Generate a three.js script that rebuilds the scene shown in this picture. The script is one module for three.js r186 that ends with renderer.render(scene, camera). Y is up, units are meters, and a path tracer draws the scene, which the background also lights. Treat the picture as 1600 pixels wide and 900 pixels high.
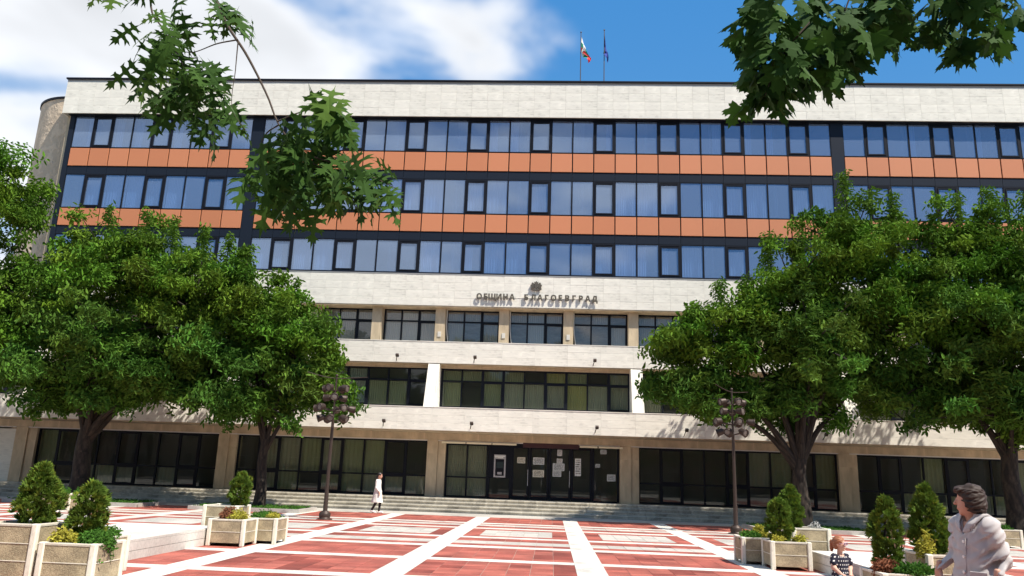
import * as THREE from 'three';
import { mergeGeometries, toCreasedNormals } from 'three/addons/utils/BufferGeometryUtils.js';
import { FontLoader } from 'three/addons/loaders/FontLoader.js';
import { RoundedBoxGeometry } from 'three/addons/geometries/RoundedBoxGeometry.js';

// ---------------------------------------------------------------- camera, sky, sun, exposure
const scene = new THREE.Scene();
const camera = new THREE.PerspectiveCamera(40.62, 16 / 9, 0.1, 900);
camera.position.set(0.8644, 1.62, 36.42);
camera.rotation.set(0.2367, 0.057, 0.0351, 'YXZ');

const renderer = new THREE.WebGLRenderer({ antialias: true });
renderer.toneMapping = THREE.LinearToneMapping;
renderer.toneMappingExposure = 1.7;
renderer.shadowMap.enabled = true;

const sunDir = new THREE.Vector3(0.55, 1, 0.36).normalize();
const sun = new THREE.DirectionalLight(0xfff5e8, 4.8);
sun.position.copy(sunDir).multiplyScalar(120);
sun.castShadow = true;
sun.shadow.radius = 1;
sun.shadow.mapSize.set(4096, 4096);
Object.assign(sun.shadow.camera, { left: -45, right: 45, top: 45, bottom: -45, near: 1, far: 260 });
scene.add(sun, sun.target);

function rng(seed) { let a = seed >>> 0; return () => { a = (a + 0x6D2B79F5) >>> 0; let t = a; t = Math.imul(t ^ (t >>> 15), t | 1); t ^= t + Math.imul(t ^ (t >>> 7), t | 61); return ((t ^ (t >>> 14)) >>> 0) / 4294967296; }; }
const hash2 = (x, y, s) => { let h = Math.imul(x, 374761393) + Math.imul(y, 668265263) + Math.imul(s, 1274126177); h = Math.imul(h ^ (h >>> 13), 1274126177); return ((h ^ (h >>> 16)) >>> 0) / 4294967296; };
function vnoise(x, y, period, s) { // tileable value noise
  const xi = Math.floor(x), yi = Math.floor(y), fx = x - xi, fy = y - yi, u = fx * fx * (3 - 2 * fx), v = fy * fy * (3 - 2 * fy);
  const w = (a) => ((a % period) + period) % period;
  const a = hash2(w(xi), w(yi), s), b = hash2(w(xi + 1), w(yi), s), c = hash2(w(xi), w(yi + 1), s), d = hash2(w(xi + 1), w(yi + 1), s);
  return a + (b - a) * u + (c - a) * v + (a - b - c + d) * u * v;
}
function fbm(x, y, period, oct, s) { let r = 0, a = 0.5, t = 0; for (let i = 0; i < oct; i++) { r += a * vnoise(x, y, period, s + i); t += a; x *= 2; y *= 2; period *= 2; a *= 0.5; } return r / t; }
const sstep = (a, b, x) => { const t = Math.min(1, Math.max(0, (x - a) / (b - a))); return t * t * (3 - 2 * t); };

{ // sky: blue air with drifting cumulus, heavier towards the west
  const W = 1536, Hh = 768, data = new Float32Array(W * Hh * 4);
  for (let j = 0; j < Hh; j++) {
    const el = ((j + 0.5) / Hh - 0.5) * Math.PI, sy = Math.sin(el), cy = Math.cos(el);
    for (let i = 0; i < W; i++) {
      const ph = ((i + 0.5) / W - 0.5) * 2 * Math.PI, x = Math.cos(ph) * cy, z = Math.sin(ph) * cy;
      const up = Math.max(0, sy);
      const t = Math.pow(1 - up, 3.2);
      let r = 0.030 + 0.16 * t, g = 0.155 + 0.22 * t, b = 0.39 + 0.15 * t;
      if (sy > 0.0) {
        const k = 1 / (sy + 0.12), px = x * k, pz = z * k;
        const wx = fbm(px * 1.3 + 9, pz * 1.3 + 4, 64, 3, 71) - 0.5, wz = fbm(px * 1.3 + 31, pz * 1.3 + 17, 64, 3, 91) - 0.5;
        let d = fbm(px * 2.3 + 1.3 * wx + 44.62, pz * 2.3 + 1.3 * wz + 51.2, 128, 7, 11);
        d += 0.21 * sstep(-0.2, -0.72, px) - 0.095;
        d += 0.05 * sstep(0.30, 0.10, sy);
        d -= 0.2 * sstep(0.12, 0.5, px);
        const c = Math.pow(sstep(0.42, 0.66, d), 1.3), thick = sstep(0.56, 0.80, d);
        const lump = fbm(px * 6 + 3, pz * 6 + 8, 256, 3, 33);
        const lum = 0.62 - 0.09 * thick + 0.16 * (lump - 0.5);
        r += (lum * 0.97 - r) * c; g += (lum * 1.0 - g) * c; b += (lum * 1.05 - b) * c;
      } else { const q = Math.min(1, -sy * 4); r += (0.2 - r) * q; g += (0.2 - g) * q; b += (0.2 - b) * q; }
      const o = (j * W + i) * 4; data[o] = r; data[o + 1] = g; data[o + 2] = b; data[o + 3] = 1;
    }
  }
  const t = new THREE.DataTexture(data, W, Hh, THREE.RGBAFormat, THREE.FloatType);
  t.mapping = THREE.EquirectangularReflectionMapping; t.magFilter = THREE.LinearFilter; t.minFilter = THREE.LinearFilter; t.needsUpdate = true;
  scene.background = t; scene.environment = t;
}

// ---------------------------------------------------------------- textures and materials
function tex(n, fn, srgb = true, rep = 1) { // fn(u,v) -> [r,g,b] 0..1
  const d = new Uint8Array(n * n * 4);
  for (let j = 0; j < n; j++) for (let i = 0; i < n; i++) { const c = fn(i / n, j / n), o = (j * n + i) * 4; for (let k = 0; k < 3; k++) d[o + k] = Math.max(0, Math.min(255, Math.round(255 * (c.length ? c[k] : c)))); d[o + 3] = 255; }
  const t = new THREE.DataTexture(d, n, n); t.wrapS = t.wrapT = THREE.RepeatWrapping; t.magFilter = THREE.LinearFilter; t.minFilter = THREE.LinearMipmapLinearFilter; t.generateMipmaps = true;
  if (srgb) t.colorSpace = THREE.SRGBColorSpace; t.repeat.set(rep, rep); t.needsUpdate = true; return t;
}
const g3 = (v) => [v, v, v];
const T = {
  stone: tex(512, (u, v) => { const a = fbm(u * 6, v * 40, 40, 4, 1) * 0.5 + fbm(u * 5, v * 5, 5, 5, 7) * 0.5, s = sstep(0.62, 0.75, fbm(u * 8, v * 24, 24, 4, 15)); const l = 0.95 + 0.16 * (a - 0.5) - 0.05 * s; return [l, l * 0.993, l * 0.97]; }, true, 0.5),
  tan: tex(512, (u, v) => { const a = fbm(u * 10, v * 4, 20, 5, 3); const l = 0.92 + 0.3 * (a - 0.5); return [l, l * 0.97, l * 0.92]; }, true, 0.4),
  aggregate: tex(512, (u, v) => { const a = vnoise(u * 128, v * 128, 128, 5), b = fbm(u * 6, v * 6, 6, 5, 9), c = vnoise(u * 64, v * 64, 64, 6); const l = 0.86 + 0.34 * (b - 0.5) + 0.16 * (a - 0.5) + 0.12 * (c - 0.5); return [l, l * 0.97, l * 0.9]; }, true, 1.1),
  bumpy: tex(512, (u, v) => g3(0.5 * vnoise(u * 96, v * 96, 96, 25) + 0.5 * fbm(u * 16, v * 16, 16, 5, 29)), false, 1.1),
  red: tex(512, (u, v) => { const b = fbm(u * 5, v * 5, 5, 6, 19), c = vnoise(u * 170, v * 170, 170, 2); const l = 0.85 + 0.42 * (b - 0.5) + 0.1 * (c - 0.5); return g3(l); }, true, 0.37),
  pave: tex(512, (u, v) => { const b = fbm(u * 4, v * 4, 4, 6, 39), c = vnoise(u * 150, v * 150, 150, 4); const st = sstep(0.6, 0.72, fbm(u * 9, v * 9, 9, 5, 44)); const l = 0.93 + 0.24 * (b - 0.5) + 0.08 * (c - 0.5) - 0.1 * st; return [l, l * 0.99, l * 0.96]; }, true, 0.23),
  step: tex(512, (u, v) => { const b = fbm(u * 6, v * 6, 6, 6, 57), c = fbm(u * 30, v * 6, 30, 3, 61); const st = sstep(0.52, 0.68, fbm(u * 12, v * 12, 12, 5, 64)); const l = 0.92 + 0.3 * (b - 0.5) + 0.14 * (c - 0.5) - 0.14 * st; return [l, l * 0.985, l * 0.94]; }, true, 0.45),
  bark: tex(256, (u, v) => { const a = fbm(u * 24, v * 5, 24, 4, 77); const l = 0.55 + 0.9 * (a - 0.5); return [l, l * 0.95, l * 0.88]; }, true, 1),
  rough: tex(512, (u, v) => { const a = fbm(u * 14, v * 9, 63, 5, 83); return g3(sstep(0.38, 0.62, a) * 0.6 + 0.4 * fbm(u * 40, v * 40, 40, 3, 88)); }, false, 0.35),
  rough2: tex(512, (u, v) => { const a = sstep(0.42, 0.6, fbm(u * 14, v * 9, 63, 5, 83)); const l = 0.86 + 0.07 * a + 0.12 * (fbm(u * 4, v * 4, 4, 4, 86) - 0.5); return [l, l * 0.97, l * 0.93]; }, true, 0.35),
  cloth: tex(256, (u, v) => { const a = fbm(u * 8, v * 8, 8, 4, 97); return g3(0.95 + 0.1 * (a - 0.5)); }, true, 2),
};
const lin = (r, g, b) => new THREE.Color().setRGB(r, g, b);
const std = (c, o = {}) => new THREE.MeshStandardMaterial({ color: c, roughness: 0.85, ...o });
const M = {
  slab: [0.80, 0.782, 0.818].map((v) => std(lin(v, v * 0.995, v * 0.925), { map: T.stone })),
  stoneback: std(lin(0.30, 0.28, 0.25)),
  parapet: [0.86, 0.84, 0.875].map((v) => std(lin(v, v * 0.99, v * 0.92), { map: T.stone })),
  tan: std(lin(0.62, 0.54, 0.41), { map: T.tan }),
  dark: new THREE.MeshPhysicalMaterial({ color: lin(0.008, 0.010, 0.016), roughness: 0.5, specularIntensity: 0.3 }),
  navy: new THREE.MeshPhysicalMaterial({ color: lin(0.010, 0.016, 0.028), roughness: 0.55, specularIntensity: 0.3 }),
  orange: [[0.53, 0.195, 0.085], [0.51, 0.185, 0.080], [0.55, 0.205, 0.092]].map((c) => std(lin(...c), { roughness: 0.55 })),
  interior: std(lin(0.35, 0.34, 0.31)),
  room: std(lin(0.46, 0.44, 0.39)),
  curtain: [std(lin(0.72, 0.74, 0.74)), std(lin(0.55, 0.62, 0.64)), std(lin(0.80, 0.80, 0.78))],
  olive: [std(lin(0.62, 0.58, 0.26)), std(lin(0.46, 0.48, 0.32)), std(lin(0.55, 0.54, 0.46))],
  white: std(lin(0.82, 0.81, 0.77)),
  blueGlass: new THREE.MeshPhysicalMaterial({ color: lin(0.36, 0.50, 0.74), metalness: 0.5, roughness: 0.015, transmission: 1, thickness: 0, ior: 1.6 }),
  darkGlass: new THREE.MeshPhysicalMaterial({ color: lin(0.56, 0.60, 0.52), metalness: 0.04, roughness: 0.012, transmission: 1, thickness: 0, ior: 1.5 }),
  midGlass: new THREE.MeshPhysicalMaterial({ color: lin(0.60, 0.62, 0.62), metalness: 0.24, roughness: 0.012, transmission: 1, thickness: 0, ior: 1.6 }),
  red: [[0.46, 0.118, 0.082], [0.42, 0.105, 0.075], [0.49, 0.135, 0.095], [0.30, 0.062, 0.042]].map((c) => std(lin(...c), { map: T.red, roughness: 0.8 })),
  bench: [0.64, 0.60].map((v) => std(lin(v, v * 0.985, v * 0.95), { map: T.pave })),
  pave: [0.68, 0.50, 0.46].map((v) => std(lin(v, v * 0.985, v * 0.95), { map: T.pave, roughness: 0.85 })),
  joint: std(lin(0.40, 0.34, 0.30), { map: T.pave }),
  step: [0.60, 0.56, 0.63].map((v) => std(lin(v, v * 0.975, v * 0.91), { map: T.step })),
  ground: std(lin(0.30, 0.29, 0.27), { map: T.pave }),
  agg: std(lin(0.48, 0.425, 0.32), { map: T.aggregate, bumpMap: T.bumpy, bumpScale: 0.006 }),
  post: std(lin(0.80, 0.77, 0.68), { map: T.stone }),
  soil: std(lin(0.045, 0.032, 0.022)),
  grass: std(lin(0.06, 0.13, 0.03)),
  bark: std(lin(0.085, 0.07, 0.055), { map: T.bark, bumpMap: T.bark, bumpScale: 0.02 }),
  twig: std(lin(0.06, 0.042, 0.03)),
  roughcast: std(lin(0.66, 0.58, 0.47), { map: T.rough2, bumpMap: T.rough, bumpScale: 0.03 }),
  bronze: std(lin(0.05, 0.034, 0.026), { roughness: 0.5, metalness: 0.35 }),
  lampglass: std(lin(0.14, 0.12, 0.105), { roughness: 0.3 }),
  metal: std(lin(0.42, 0.42, 0.43), { roughness: 0.4, metalness: 0.6 }),
  letter: std(lin(0.10, 0.088, 0.068), { roughness: 0.5, metalness: 0.2 }),
  paper: [std(lin(0.78, 0.78, 0.76)), std(lin(0.62, 0.64, 0.64)), std(lin(0.70, 0.66, 0.55))],
  maroon: std(lin(0.045, 0.012, 0.016), { roughness: 0.5 }),
  tube: std(lin(0.86, 0.82, 0.62), { roughness: 0.4 }),
};
const leafMat = (r, g, b, t = 0.35) => new THREE.MeshPhysicalMaterial({ color: lin(r, g, b), roughness: 0.85, specularIntensity: 0.2, transmission: t, thickness: 0, side: THREE.DoubleSide });
const leaf1 = leafMat(0.085, 0.185, 0.016, 0.22), leaf2 = leafMat(0.068, 0.158, 0.020, 0.22);

// ---------------------------------------------------------------- helpers
const taken = {};
function numbered(name) { const n = taken[name] ?? 0; taken[name] = n + 1; return n ? `${name}_${String(n).padStart(3, '0')}` : name; }
const shadow = (o) => { o.castShadow = o.receiveShadow = true; return o; };
function part(name, geo, mat, parent) { const m = shadow(new THREE.Mesh(geo, mat)); m.name = name; parent.add(m); return m; }
function struct(name, geo, mat) { const m = part(numbered(name), geo, mat, scene); m.userData.kind = 'structure'; return m; }
function thing(name, label, category, group, [x, y, z] = [0, 0, 0], turn = 0) { const o = new THREE.Group(); o.name = numbered(name); o.position.set(x, y, z); o.rotation.y = turn; o.userData = { label, category }; if (group) o.userData.group = group; scene.add(o); return o; }
function single(name, label, category, group, geo, mat) { const m = part(numbered(name), geo, mat, scene); m.userData = { label, category }; if (group) m.userData.group = group; return m; }
function uvm(g) { // uv in metres from the dominant axis of each face
  const n = g.index ? g.toNonIndexed() : g, p = n.attributes.position, uv = new Float32Array(p.count * 2);
  const a = new THREE.Vector3(), b = new THREE.Vector3(), c = new THREE.Vector3();
  for (let i = 0; i < p.count; i += 3) {
    a.fromBufferAttribute(p, i); b.fromBufferAttribute(p, i + 1).sub(a); c.fromBufferAttribute(p, i + 2).sub(a); b.cross(c);
    const ax = Math.abs(b.x), ay = Math.abs(b.y), az = Math.abs(b.z);
    for (let k = 0; k < 3; k++) { const x = p.getX(i + k), y = p.getY(i + k), z = p.getZ(i + k); const [u, v] = az >= ax && az >= ay ? [x, y] : ax >= ay ? [z, y] : [x, z]; uv[(i + k) * 2] = u; uv[(i + k) * 2 + 1] = v; }
  }
  n.setAttribute('uv', new THREE.BufferAttribute(uv, 2)); return n;
}
function bx(x0, x1, y0, y1, z0, z1) { const g = new THREE.BoxGeometry(x1 - x0, y1 - y0, z1 - z0); g.translate((x0 + x1) / 2, (y0 + y1) / 2, (z0 + z1) / 2); return g; }
const box = (...a) => uvm(bx(...a));
const mg = (list) => uvm(mergeGeometries(list.map((g) => { const n = g.index ? g.toNonIndexed() : g; for (const k of Object.keys(n.attributes)) if (!['position', 'normal', 'uv'].includes(k)) n.deleteAttribute(k); return n; })));
const cyl = (r0, r1, h, x, y, z, seg = 16) => { const g = new THREE.CylinderGeometry(r1, r0, h, seg); g.translate(x, y + h / 2, z); return g; };
function limb(pts, radii, seg = 8) { // tapered tube along points
  const c = new THREE.CatmullRomCurve3(pts.map((p) => new THREE.Vector3(...p))), n = Math.max(6, pts.length * 4), fr = c.computeFrenetFrames(n), pos = [], uv = [], idx = [];
  const L = c.getLength();
  for (let i = 0; i <= n; i++) { const t = i / n, P = c.getPointAt(t), f = t * (radii.length - 1), k = Math.min(radii.length - 2, Math.floor(f)), r = radii[k] + (radii[k + 1] - radii[k]) * (f - k);
    for (let j = 0; j <= seg; j++) { const a = j / seg * Math.PI * 2, N = fr.normals[i], B = fr.binormals[i]; pos.push(P.x + r * (N.x * Math.cos(a) + B.x * Math.sin(a)), P.y + r * (N.y * Math.cos(a) + B.y * Math.sin(a)), P.z + r * (N.z * Math.cos(a) + B.z * Math.sin(a))); uv.push(j / seg, t * L); } }
  for (let i = 0; i < n; i++) for (let j = 0; j < seg; j++) { const a = i * (seg + 1) + j, b = a + seg + 1; idx.push(a, b, a + 1, b, b + 1, a + 1); }
  const g = new THREE.BufferGeometry(); g.setAttribute('position', new THREE.Float32BufferAttribute(pos, 3)); g.setAttribute('uv', new THREE.Float32BufferAttribute(uv, 2)); g.setIndex(idx); g.computeVertexNormals(); return g;
}
const joinLimbs = (list) => mergeGeometries(list.map((g) => { const n = g.toNonIndexed(); return n; }));
console.log('helpers ready');
// ---------------------------------------------------------------- ground, plaza paving, steps
const R0 = rng(11);
const ground = struct('ground', uvm(new THREE.PlaneGeometry(500, 500).rotateX(-Math.PI / 2).translate(0, -0.012, 40)), M.ground);
const plaza = struct('plaza', box(-40, 40, -0.2, -0.004, 2.1, 44), M.pave[2]);
{
  const pitch = 3.38, c0 = -0.07, bw = 0.27;
  const rows = [ // z0, z1, kind
    [4.6, 8.3, 'r'], [8.3, 8.8, 'w'], [8.8, 9.2, 'r'], [9.2, 10.0, 'g'], [10.0, 10.9, 'r'], [10.9, 11.35, 'w'], [11.35, 11.9, 'r'], [11.9, 14.1, 'p'], [14.1, 14.55, 'r'], [14.55, 15.0, 'w'], [15.0, 15.9, 'r'], [15.9, 16.75, 'g'], [16.75, 17.3, 'r'], [17.3, 17.78, 'w'],
    [17.78, 20.28, 'r'], [20.28, 20.7, 'w'], [20.7, 23.2, 'r'], [23.2, 23.62, 'w'], [23.62, 26.1, 'r'], [26.1, 26.5, 'w'], [26.5, 29, 'r'], [29, 29.4, 'w'], [29.4, 33, 'r']];
  const cells = [];
  const tile = (x0, x1, z0, z1, mat) => { // square tiles of about 0.4 m
    const nx = Math.max(1, Math.round((x1 - x0) / 0.41)), nz = Math.max(1, Math.round((z1 - z0) / 0.41)), w = (x1 - x0) / nx, d = (z1 - z0) / nz;
    for (let i = 0; i < nx; i++) for (let j = 0; j < nz; j++) cells.push({ x: x0 + (i + 0.5) * w, z: z0 + (j + 0.5) * d, w: w - 0.009, d: d - 0.009, mat, v: R0() });
  };
  const whites = [];
  for (let k = -8; k <= 8; k++) {
    const a = c0 + (k - 0.5) * pitch + bw, b = c0 + (k + 0.5) * pitch - bw;
    for (const [z0, z1, t] of rows) {
      if (t === 'r') tile(a, b, z0, z1, 'r');
      else if (t === 'w') whites.push([a, b, z0, z1, 0]);
      else if (t === 'g') tile(a, b, z0, z1, 'g');
      else { tile(a, a + 0.42, z0, z1, 'r'); tile(b - 0.42, b, z0, z1, 'r'); tile(a + 0.42, b - 0.42, z0, z1, 'g'); }
    }
    const xb = c0 + (k + 0.5) * pitch; whites.push([xb - bw, xb + bw, 4.6, 33, 1]);
  }
  const near = (c) => Math.hypot(c.x - 0.86, c.z - 36.42) + (Math.abs(c.x - 0.86) > 0.66 * (36.42 - c.z) + 0.3 || c.z > 26.2 ? 500 : 0);
  cells.sort((p, q) => near(p) - near(q));
  const cache = {};
  const tileGeo = (w, d, v) => cache[`${w.toFixed(3)},${d.toFixed(3)},${v}`] ??= (() => { const g = box(-w / 2, w / 2, -0.03, 0, -d / 2, d / 2); const u = g.attributes.uv; for (let i = 0; i < u.count; i++) u.setXY(i, u.getX(i) + v * 1.37, u.getY(i) + v * 0.73); return g; })();
  const rest = { r: [[], [], [], []], g: [[], []] };
  let nr = 0, ng = 0;
  for (const c of cells) {
    const wet = fbm(c.x * 0.9 + 20, c.z * 0.8 + 20, 64, 3, 5);
    const mi = c.mat === 'r' ? (wet > 0.58 && c.v < 0.55 && Math.abs(c.x) < 9 ? 3 : Math.floor(c.v * 3)) : Math.floor(c.v * 2);
    const mat = c.mat === 'r' ? M.red[mi] : M.pave[1 + mi];
    const h = 0.001 + 0.002 * ((c.v * 7) % 1);
    const solo = c.mat === 'r' ? nr++ < 290 : ng++ < 200;
    if (solo) { const m = part(c.mat === 'r' ? 'red_paving_tile' : 'pale_paving_tile', tileGeo(c.w, c.d, Math.floor(c.v * 5)), mat, plaza); m.position.set(c.x, h, c.z); }
    else rest[c.mat][c.mat === 'r' ? mi : mi].push(bx(c.x - c.w / 2, c.x + c.w / 2, -0.03, h, c.z - c.d / 2, c.z + c.d / 2));
  }
  rest.r.forEach((l, i) => { if (l.length) part('red_paving_tiles_far', mg(l), M.red[i], plaza).userData.kind = 'stuff'; });
  rest.g.forEach((l, i) => { if (l.length) part('pale_paving_tiles_far', mg(l), M.pave[1 + i], plaza).userData.kind = 'stuff'; });
  const sg = {};
  whites.filter((w) => Math.abs((w[0] + w[1]) / 2) < 27).forEach(([a, b, z0, z1, up], i) => {
    const n = up ? Math.round((z1 - z0) / 1.2) : 3, len = up ? (z1 - z0) / n : (b - a) / n, wd = up ? b - a : z1 - z0;
    const l = []; for (let k = 0; k < n; k++) { const s = 0.004 + (i % 3) * 0.001; l.push(up ? bx(a, b, -0.03, 0.006 + (k % 2) * 0.0015, z0 + k * len + s / 2, z0 + (k + 1) * len - s / 2) : bx(a + k * len + 0.002, a + (k + 1) * len - 0.002, -0.03, 0.004 + (k % 2) * 0.001, z0, z1)); }
    part('white_paving_strip', mg(l), M.pave[0], plaza);
  });
  part('paving_joint_bed', box(-28, 28, -0.03, -0.0035, 4.6, 33), M.joint, plaza);
}
{
  const steps = struct('steps', box(-27.5, 27.5, -0.2, 0.56, -0.4, 0.98), M.stoneback);
  const R = rng(21), H = 0.1425;
  for (let s = 0; s < 4; s++) {
    const zf = 2.1 - s * 0.35, y0 = s * H, y1 = y0 + H;
    let x = -27.5 + R() * 0.5;
    part('step_core', box(-27.5, 27.5, Math.max(-0.2, y0 - 0.02), y1 - 0.012, zf - 0.6, zf - 0.06), M.stoneback, steps);
    const l = [];
    while (x < 27) {
      const w = 0.95 + R() * 0.5, vis = x > -21 && x < 14, xe = Math.min(27.5, x + w), d = s === 3 ? 1.3 : 0.42;
      const g = mergeGeometries([bx(x + 0.005, xe - 0.005, y1 - 0.05, y1, zf - d, zf - R() * 0.01), bx(x + 0.005, xe - 0.005, y0 + 0.004, y1 - 0.052, zf - 0.2, zf - 0.045)]);
      if (vis) part('step_block', uvm(g), M.step[Math.floor(R() * 3)], steps); else l.push(g);
      x += w;
    }
    part('far_step_blocks', mg(l), M.step[1], steps).userData.kind = 'stuff';
  }
  struct('terrace', box(-30, 30, -0.2, 0.565, -9, -0.25), M.step[1]);
}

// ---------------------------------------------------------------- the building
const B = thing('office_building', 'long office block with white stone bands, orange panels and blue windows', 'building');
const W = 1.06, PW = 0.60, CX = 13.5 * W;      // window module, pier width, half of the middle stretch
{
  // carcass: floors, back wall, roof
  part('roof_slab', box(-24.9, 24.9, 20.55, 20.9, -11.5, 0.15), M.stoneback, B);
  part('back_wall', box(-24.9, 24.9, 0.4, 20.55, -11.8, -11.5), M.interior, B);
  for (const s of [-1, 1]) part('end_wall', box(Math.min(s * 24.95, s * 24.75), Math.max(s * 24.95, s * 24.75), 0.4, 20.9, -11.5, -0.12), M.tan, B);
  for (const [y0, y1] of [[15.98, 16.36], [12.76, 13.14], [9.42, 10.9]]) part('floor_slab', box(-24.74, 24.74, y0, y1, -11.5, -0.10), M.interior, B);
  part('room_partition', box(-24.74, 24.74, 10.9, 20.55, -5.3, -5.2), M.interior, B);
  for (let k = -22; k <= 22; k += 3) part('room_partition', box(k * W - 0.06, k * W + 0.06, 10.9, 20.55, -5.2, -0.5), M.interior, B);
}
const slabCache = {};
function slabs(parent, name, x0, x1, y0, y1, z, cw, rows, mats, seed, gap = 0.006, thick = 0.05) {
  const R = rng(seed), n = Math.round((x1 - x0) / cw), w = (x1 - x0) / n, h = (y1 - y0) / rows;
  for (let r = 0; r < rows; r++) for (let i = 0; i < n; i++) {
    const v = Math.floor(R() * 8), key = `${name}${w.toFixed(3)}${h.toFixed(3)}${v}`;
    const g = slabCache[key] ??= (() => { const g = box(-w / 2 + gap / 2, w / 2 - gap / 2, -h / 2 + gap / 2, h / 2 - gap / 2, -thick, 0); const u = g.attributes.uv; for (let k = 0; k < u.count; k++) u.setXY(k, u.getX(k) + v * 0.77, u.getY(k) + v * 1.31); return g; })();
    const m = part(name, g, mats[Math.floor(R() * mats.length)], parent);
    m.position.set(x0 + (i + 0.5) * w, y0 + (r + 0.5) * h, z - R() * 0.005);
  }
}
{ // top stone band with dark coping
  const f = part('top_fascia', box(-24.96, 24.96, 19.24, 21.03, -0.35, 0.245), M.stoneback, B);
  slabs(f, 'stone_slab', -25.03, 25.03, 19.23, 21.04, 0.30, 0.795, 4, M.slab, 31);
  part('fascia_return', box(-25.03, -24.97, 19.23, 21.04, -0.6, 0.23), M.slab[0], f);
  part('parapet_flashing', box(-25.05, 25.05, 21.045, 21.16, -0.4, 0.27), std(lin(0.30, 0.30, 0.29)), B);
  part('roof_coping', box(-25.1, 25.1, 21.163, 21.24, -0.5, 0.36), M.dark, B);
  part('head_channel', box(-24.75, 24.75, 19.20, 19.238, -0.3, 0.2), M.dark, B);
}
// upper three storeys: window units, orange and dark panels
const frameCache = {};
function ringGeo(w, h, t, d) { return frameCache[`${w.toFixed(3)},${h.toFixed(3)},${t},${d}`] ??= mg([bx(-w / 2, w / 2, h / 2 - t, h / 2, -d, 0), bx(-w / 2, w / 2, -h / 2, -h / 2 + t, -d, 0), bx(-w / 2, -w / 2 + t, -h / 2 + t, h / 2 - t, -d, 0), bx(w / 2 - t, w / 2, -h / 2 + t, h / 2 - t, -d, 0)]); }
const paneCache = {};
const paneGeo = (w, h) => paneCache[`${w.toFixed(3)},${h.toFixed(3)}`] ??= new THREE.PlaneGeometry(w, h);
function pleats(w, h, folds, depth, seed) { // hanging cloth or vertical blind
  const R = rng(seed), n = folds * 2, pos = [], idx = [], uv = [];
  for (let i = 0; i <= n; i++) { const x = -w / 2 + w * i / n, z = (i % 2 ? 1 : -1) * depth * (0.5 + R() * 0.6); pos.push(x, h / 2, z * 0.7, x + (R() - 0.5) * 0.01, -h / 2, z); uv.push(x, h, x, 0); }
  for (let i = 0; i < n; i++) { const a = i * 2; idx.push(a, a + 1, a + 2, a + 1, a + 3, a + 2); }
  const g = new THREE.BufferGeometry(); g.setAttribute('position', new THREE.Float32BufferAttribute(pos, 3)); g.setAttribute('uv', new THREE.Float32BufferAttribute(uv, 2)); g.setIndex(idx); const q = g.toNonIndexed(); q.computeVertexNormals(); return q;
}
for (const k of Object.keys(M.curtain)) M.curtain[k].side = THREE.DoubleSide;
for (const k of Object.keys(M.olive)) M.olive[k].side = THREE.DoubleSide;
const pleatCache = {};
const pleat = (w, h, folds, v) => pleatCache[`${w.toFixed(2)},${h.toFixed(2)},${folds},${v}`] ??= pleats(w, h, folds, 0.028, 100 + v);
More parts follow.
